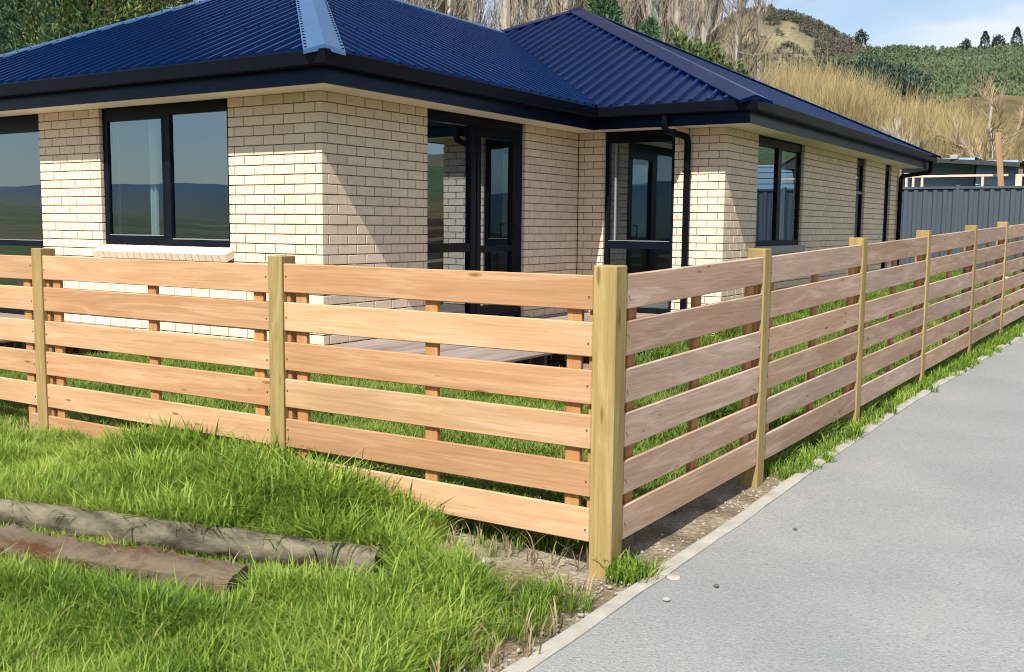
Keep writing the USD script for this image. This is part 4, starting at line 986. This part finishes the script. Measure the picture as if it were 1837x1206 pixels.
kn = classprim("young_conifer_kind")
cm = conifer_mesh(8.0, 1.1, 3000, 12, size=0.3); obj("crown", cm.mesh(), M["conifer"], kn, tone=cm.tones()); q = MB(); q.tube([(0, 0, -0.3), (0, 0, 7)], [0.1, 0.02], 6); q.build("trunk", M["bark_dark"], kn)
for az, r_, top, lab in ((-27.5, 32, 8.9, "young conifer standing above the wing roof peak"), (-25.0, 31, 7.3, "small dark conifer just right of the wing roof peak")):
    p = at_polar(az, r_); copies("young_conifer", kn, lab, "tree", None, p, vr.uniform(0, 360), (top - p[2]) / 8.0)

# masses that read as one: willow wands, brush, pines, scrub
def instancer(name, protos, pos, scale, label, category, yaw=None):
    pi = UsdGeom.PointInstancer.Define(stage, fresh("/World", name))
    for k, (mesh, mat, tone) in enumerate(protos):
        obj("clump", mesh, M[mat] if isinstance(mat, str) else mat, str(pi.GetPath()) + "/kinds", tone=tone)
    pi.CreatePrototypesRel().SetTargets([Sdf.Path(str(pi.GetPath()) + "/kinds/clump" + (f"_{k:03d}" if k else "")) for k in range(len(protos))])
    n_ = len(pos)
    pi.CreateProtoIndicesAttr(Vt.IntArray.FromNumpy((np.arange(n_) * 7919 % len(protos)).astype(np.int32)))
    pi.CreatePositionsAttr(Vt.Vec3fArray.FromNumpy(np.asarray(pos, np.float32)))
    sc = np.asarray(scale, np.float32); sc = np.repeat(sc[:, None], 3, 1) if sc.ndim == 1 else sc
    pi.CreateScalesAttr(Vt.Vec3fArray.FromNumpy(np.ascontiguousarray(sc)))
    yaw = vr.uniform(0, 2 * np.pi, n_) if yaw is None else yaw
    pi.CreateOrientationsAttr(Vt.QuathArray([Gf.Quath(float(math.cos(a / 2)), 0.0, 0.0, float(math.sin(a / 2))) for a in yaw]))
    return tag(pi.GetPrim(), label, category, kind="stuff")

def wands(h, n, seed, spread=0.9, rad=0.012, fan=0.16, side=3):
    r = np.random.default_rng(seed); mb = MB()
    for i in range(n):
        p = np.array([*(r.normal(0, spread, 2)), -0.3]); d = np.array([*(r.normal(0, fan, 2)), 1.0])
        L = h * r.uniform(0.55, 1.0)
        p1 = p + d * L * 0.5; p2 = p1 + (d + [*r.normal(0, 0.07, 2), 0]) * L * 0.5
        k0 = r.normal(0, 0.1); mb.tube([p, p1, p2], [rad * 1.6, rad, rad * 0.35], 3, cap=False, tone=np.clip(np.repeat([0.05 + k0, 0.45 + k0, 0.95 + k0], 3), 0, 1))
        for _ in range(side):
            u = r.uniform(0.35, 0.95); s_ = p + (p2 - p) * u
            dd = d + [*r.normal(0, 0.38, 2), 0.1]; dd = dd / np.linalg.norm(dd) * L * r.uniform(0.08, 0.25)
            mb.tube([s_, s_ + dd], [rad * 0.7, rad * 0.3], 3, cap=False, tone=np.clip(np.repeat([0.8 * u + k0, 0.8 * u + 0.15 + k0], 3), 0, 1))
    return mb.mesh(), mb.tones()
wpro = [(m_, "willow", t_) for m_, t_ in (wands(1.0 * 9, 130, 30 + s, rad=0.014, fan=0.07, side=6) for s in range(3))]
n_ = 130
az = vr.uniform(-18.9, -8.8, n_); rr = vr.uniform(52, 66, n_)
top = np.interp(az, [-21, -18.7, -15.86, -13.62, -12, -10.1, -8.76], [0.158, 0.1524, 0.1434, 0.1293, 0.1224, 0.1081, 0.0885])
pos = at_polar(az, rr)
instancer("willow_thicket", wpro, pos, np.stack([np.full(n_, 0.9), np.full(n_, 0.9), np.clip((CAM[2] + rr * top * vr.uniform(0.86, 1.0, n_) - pos[:, 2]) / 8.6, 0.1, 2)], -1), "thicket of yellowish leafless willow wands behind the wing roof", "thicket")
bpro = [(m_, "brush", None) for m_, t_ in (wands(6, 110, 40 + s, rad=0.014, fan=0.3, side=5) for s in range(3))]
n_ = 150
az = np.concatenate([vr.uniform(-27.5, -20.6, 60), vr.uniform(-12.2, -3.5, 90)]); rr = np.concatenate([vr.uniform(56, 64, 60), vr.uniform(46, 62, 90)])
top = np.where(az < -15, np.interp(az, [-27, -23, -19], [0.185, 0.175, 0.15]), np.interp(az, [-12, -10, -7, -4], [0.09, 0.072, 0.066, 0.066]))
pos = at_polar(az, rr)
instancer("bare_brush", bpro, pos, np.stack([np.full(n_, 0.9), np.full(n_, 0.9), np.clip((CAM[2] + rr * top * vr.uniform(0.75, 1.0, n_) - pos[:, 2]) / 5.8, 0.1, 3)], -1), "tangle of brown leafless brush at the foot of the hill", "brush")
def smallpine(seed, n=34):
    r = np.random.default_rng(seed); mb = MB()
    c = np.stack([*(r.normal(0, 0.10, (2, n))), r.uniform(0.1, 0.95, n)], -1); c[:, :2] *= (1.25 - c[:, 2:3]) * 2.2
    leaves(mb, c, np.stack([c[:, 0], c[:, 1], np.full(n, 0.35)], -1) + r.normal(0, 0.12, (n, 3)), 0.42, 0.26, r.random(n) * 0.7 + 0.3 * c[:, 2], r)
    return mb.mesh(), mb.tones()
def smallbush(seed, n=60):
    mb = shrub_mesh(0.5, 0.5, 0.75, n, seed, size=0.36, base=0.0); return mb.mesh(), mb.tones()
pp = [smallpine(50 + s) for s in range(4)]; bb = [smallbush(60 + s) for s in range(4)]
n_ = 15000
az = vr.uniform(-21, 1, n_); rr = np.sqrt(vr.uniform(135 ** 2, 268 ** 2, n_)); pos = at_polar(az, rr)
keep = (vr.random(n_) < 0.35 + 0.65 * (meshkit.fbm(pos / 14.0, 3, 4) > 0.36)) & ((rr < 236) | (vr.random(n_) < 0.55))
pos = pos[keep]; n_ = len(pos)
instancer("pine_plantation", [(m_, "pine", t_) for m_, t_ in pp], pos - [0, 0, 0.1], np.stack([vr.uniform(0.8, 1.4, n_)] * 2 + [vr.uniform(0.6, 1.5, n_)], -1), "hillside of young green plantation pines", "forest")
n_ = 900
az = vr.uniform(-18.6, -11.0, n_); rr = vr.uniform(165, 226, n_); pos = at_polar(az, rr); el = (pos[:, 2] - CAM[2]) / rr
hi_ = np.interp(az, [-18.6, -15.3, -13.7, -12.0, -11.0], [0.137, 0.134, 0.128, 0.112, 0.10])
keep = (el < hi_); pos = pos[keep]; n_ = len(pos)
instancer("dark_bush_belt", [(shrub_mesh(0.5, 0.5, 0.8, 420, 70 + s, size=0.11, base=0.0).mesh(), "darkbush", shrub_mesh(0.5, 0.5, 0.8, 420, 70 + s, size=0.11, base=0.0).tones()) for s in range(2)], pos - [0, 0, 0.4], vr.uniform(4.5, 8.0, n_), "belt of dark evergreen bush across the foot of the pine hill", "bush")
n_ = 9000
az = vr.uniform(-30, -11, n_); rr = vr.uniform(300, 486, n_); pos = at_polar(az, rr); el = (pos[:, 2] - CAM[2]) / rr
wave = 0.004 * np.sin(az * 3.1)
clear = (az < -16.4) & (el > 0.162 + wave) & (el < np.interp(az, [-30, -19, -16.4], [0.20, 0.190, 0.176]) + wave)
prob = np.where(clear, 0.012, np.where(el < 0.162, 0.2, 0.7))
keep = vr.random(n_) < prob; pos = pos[keep]; n_ = len(pos)
instancer("hill_scrub", [(m_, "scrub", t_) for m_, t_ in bb], pos - [0, 0, 0.3], vr.uniform(1.3, 2.9, n_), "grey green scrub over the far hill", "scrub")
# single trees on the skyline
kt = classprim("skyline_conifer_kind")
cm = conifer_mesh(8.0, 1.9, 900, 15, size=0.75); obj("crown", cm.mesh(), M["darkbush"], kt, tone=cm.tones()); q = MB(); q.tube([(0, 0, -0.5), (0, 0, 7)], [0.2, 0.04], 6); q.build("trunk", M["bark_dark"], kt)
for az, r_, el, lab in ((-8.29, 258, 0.1695, "tall pointed conifer on the skyline, left of the pair at right"), (-6.87, 258, 0.1712, "broad dark conifer on the skyline at the right edge")):
    p = at_polar(az, r_); copies("skyline_conifer", kt, lab, "tree", None, p, vr.uniform(0, 360), (CAM[2] + r_ * el - p[2]) / 7.9)
kr = classprim("round_tree_kind")
sm = shrub_mesh(1.3, 1.3, 2.6, 500, 25, size=0.5, base=0.9); obj("crown", sm.mesh(), M["darkbush"], kr, tone=sm.tones()); q = MB(); q.tube([(0, 0, -0.3), (0, 0, 2)], [0.15, 0.06], 6); q.build("trunk", M["bark_dark"], kr)
for az, r_, sz, lab in ((-9.14, 258, 0.9, "small round tree alone on the skyline"), (-14.15, 470, 2.0, "lone dark tree on the flank of the far hill"), (-7.7, 262, 1.0, "small rounded tree between the two skyline conifers")):
    p = at_polar(az, r_); copies("round_tree", kr, lab, "tree", None, p, vr.uniform(0, 360), sz)
# pale bare tree above the steel fence
w, f = branchy(5.6, 150, trunk_r=0.13, n_br=16, twigs=7, asc=0.2, br_len=(1.6, 3.6), start=0.28, lean=0.7, forks=2, twig_r=0.010, twig_len=(0.4, 1.0))
p = at_polar(-7.85, 41.0)
pt = thing("bare_tree", "bleached spreading bare tree above the steel fence", "tree", None, p - [0, 0, 0.2]); w.build("trunk", M["white_bark"], pt); f.build("twigs", M["brush"], pt, kind="stuff")
p = at_polar(-11.6, 44.0)
w, f = branchy(4.6, 151, trunk_r=0.08, n_br=14, twigs=10, asc=0.35, br_len=(1.0, 2.2), start=0.3, lean=0.7, forks=2, twig_r=0.009, twig_len=(0.3, 0.8))
pt = thing("bare_tree", "smaller bleached bare tree above the end of the wing gutter", "tree", None, p - [0, 0, 0.2]); w.build("trunk", M["white_bark"], pt); f.build("twigs", M["bark"], pt, kind="stuff")

# ------------------------------------------------------------------ grass
def tuft(n, h, spread, seed, width=0.0045, lean=0.55, tone0=0.0):
    r = np.random.default_rng(seed); mb = MB()
    for i in range(n):
        a, b = r.random(2) * 2 * np.pi
        p = np.array([math.cos(a), math.sin(a), 0]) * spread * math.sqrt(r.random()); p[2] = -0.015
        L = h * r.uniform(0.45, 1.05); ln = lean * r.uniform(0.1, 1.0)
        d = np.array([math.cos(b), math.sin(b), 0]); s = np.array([-d[1], d[0], 0]) * width * r.uniform(0.55, 1.35)
        droop = r.uniform(0.0, 0.5) ** 1.5
        pts = [p, p + d * L * ln * 0.18 + [0, 0, L * 0.38], p + d * L * ln * 0.55 + [0, 0, L * (0.72 - 0.1 * droop)], p + d * L * ln * (1.0 + droop) + [0, 0, L * (0.98 - 0.5 * droop)]]
        tw = np.array([s * 0.8, s, s * 0.75])
        V = np.array([pts[0] - tw[0], pts[0] + tw[0], pts[1] - tw[1], pts[1] + tw[1], pts[2] - tw[2], pts[2] + tw[2], pts[3]])
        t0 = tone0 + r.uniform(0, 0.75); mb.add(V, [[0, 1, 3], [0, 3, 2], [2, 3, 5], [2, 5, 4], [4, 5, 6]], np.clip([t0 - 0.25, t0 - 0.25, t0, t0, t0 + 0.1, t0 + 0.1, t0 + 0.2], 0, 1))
    return mb.mesh(), mb.tones()
def soil_mask(x, y):
    """1 where grass grows, 0 on bare soil."""
    e = edge_x(y)
    n1 = meshkit.fbm(np.stack([x * 5, y * 5, 0 * x], -1), 3, 31) - 0.5
    strip = np.where(y < -1.05, smooth01(0.06, 0.30, e - x + n1 * 0.28), smooth01(-0.07, 0.02, e - x + n1 * 0.18))
    wedge = smooth01(-0.1, 0.45, np.hypot((x - 4.02) / 1.0, (y + 2.90) / 0.46) - 0.5 + n1 * 0.9)
    inner = np.where((y < -1.1) & (y > -2.9), smooth01(0.30, 0.5, e - x + n1 * 0.2), 1.0)
    left = smooth01(0.0, 0.15, np.hypot((x - 0.25) / 0.4, (y + 2.98) / 0.18) - 0.7 + n1 * 0.5)
    return strip * wedge * inner * left
gr = np.random.default_rng(9)
lt = [tuft(11, 0.24, 0.06, 200 + s, width=0.0042, lean=1.05) for s in range(7)]
dt = [tuft(7, 0.20, 0.04, 220 + s, lean=0.9) for s in range(2)]
def field(n, x0, x1, y0, y1):
    return gr.uniform(x0, x1, n), gr.uniform(y0, y1, n)
def visible(x, y, pad=90):
    d = np.stack([x, y, ground(x, y)], -1) - CAM; z = d @ fwd
    px, py = 918.5 + FPX * (d @ rgt) / z, 603 - FPX * (d @ upv) / z
    return (z > 0.5) & (px > -pad) & (px < 1837 + pad) & (py < 1206 + 420)
x, y = field(42000, -1.6, 4.35, -5.6, -2.80)
Hh = 0.125 + 0.085 * np.exp(-((y + 3.02) / 0.55) ** 2) * smooth01(1.0, 1.7, x) * (1 - 0.7 * smooth01(3.0, 3.7, x)) - 0.03 * np.exp(-((y + 2.95) / 0.25) ** 2) * (1 - smooth01(0.9, 1.5, x)) - 0.03 * smooth01(-4.1, -4.6, y)
Hh = Hh * (0.45 + 1.1 * meshkit.fbm(np.stack([x * 3.5, y * 3.5, 0 * x], -1), 3, 8)) * gr.uniform(0.75, 1.25, len(x)) * (0.35 + 0.65 * soil_mask(x, y))
def on_log(x, y, a, b, r_):
    a, b = np.array(a), np.array(b); d = b - a; t = np.clip(((x - a[0]) * d[0] + (y - a[1]) * d[1]) / (d @ d), 0, 1)
    return np.hypot(x - a[0] - t * d[0], y - a[1] - t * d[1]) < r_
l1 = on_log(x, y, (0.6, -4.38), (3.42, -3.40), 0.055) | on_log(x, y, (0.9, -4.56), (3.10, -3.80), 0.095)
front1 = on_log(x, y, (0.6, -4.55), (3.50, -3.52), 0.13)
front2 = on_log(x, y, (0.9, -4.74), (3.12, -3.97), 0.13)
Hh = np.where(front1, Hh * 0.38, np.where(front2, Hh * 0.6, Hh))
keep = (gr.random(len(x)) < soil_mask(x, y)) & ~l1 & visible(x, y) & ~((y > -2.835) & (y < -2.77) & (gr.random(len(x)) < 0.8))
x, y, Hh = x[keep], y[keep], Hh[keep]
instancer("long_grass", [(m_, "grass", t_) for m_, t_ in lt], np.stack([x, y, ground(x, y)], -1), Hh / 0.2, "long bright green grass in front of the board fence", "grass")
x2, y2 = field(1900, -0.5, 4.35, -4.9, -2.4)
keep = ((soil_mask(x2, y2) > 0.05) & (soil_mask(x2, y2) < 0.8) | (gr.random(1900) < 0.22)) & ~on_log(x2, y2, (0.6, -4.38), (3.42, -3.40), 0.06); x2, y2 = x2[keep], y2[keep]
instancer("dry_grass", [(m_, "drygrass", t_) for m_, t_ in dt], np.stack([x2, y2, ground(x2, y2)], -1), gr.uniform(0.35, 0.8, len(x2)), "dry straw coloured blades at the edge of the bare soil", "grass")
st_ = [tuft(14, 0.12, 0.04, 240 + s, width=0.004, lean=0.8) for s in range(5)]
xa, ya = field(30000, -7.0, 4.2, -2.74, -0.02); xb, yb = field(26000, 1.9, 5.2, -2.7, 15.8)
fx = OC[0] + (yb - OC[1]) * math.tan(TH)
kb_ = xb < fx - 0.03
x, y = np.concatenate([xa, xb[kb_]]), np.concatenate([ya, yb[kb_]])
fxx = OC[0] + (y - OC[1]) * math.tan(TH)
keep = (gr.random(len(x)) < soil_mask(x, y)) & visible(x, y) & ~((x < -2.3) & (y > -1.95)) & (x < fxx - 0.02) & ~((x > 0) & (x < 1.9) & (y > 0.0))
x, y = x[keep], y[keep]
hh = 0.55 + 0.9 * meshkit.fbm(np.stack([x * 2, y * 2, 0 * x], -1), 3, 18)
wall_d = np.minimum(np.abs(y), np.where(y > 0, np.abs(x - 1.85), 9)); hh *= 1 + 0.9 * np.exp(-(wall_d / 0.18) ** 2)
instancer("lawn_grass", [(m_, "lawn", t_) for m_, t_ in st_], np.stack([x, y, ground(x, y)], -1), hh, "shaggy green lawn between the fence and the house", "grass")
x, y = field(20000, 4.1, 5.6, -3.2, 15.0)
fx = OC[0] + (y - OC[1]) * math.tan(TH)
keep = (x > fx + 0.0) & (gr.random(len(x)) < soil_mask(x, y)) & (y > -1.25 + 0.1 * np.sin(x * 40)) & visible(x, y)
x, y = x[keep], y[keep]
# one thick tuft at the corner post and a few strays
xs_, ys_ = gr.normal(4.205, 0.045, 40), gr.normal(-2.80, 0.05, 40)
x, y = np.concatenate([x, xs_]), np.concatenate([y, ys_])
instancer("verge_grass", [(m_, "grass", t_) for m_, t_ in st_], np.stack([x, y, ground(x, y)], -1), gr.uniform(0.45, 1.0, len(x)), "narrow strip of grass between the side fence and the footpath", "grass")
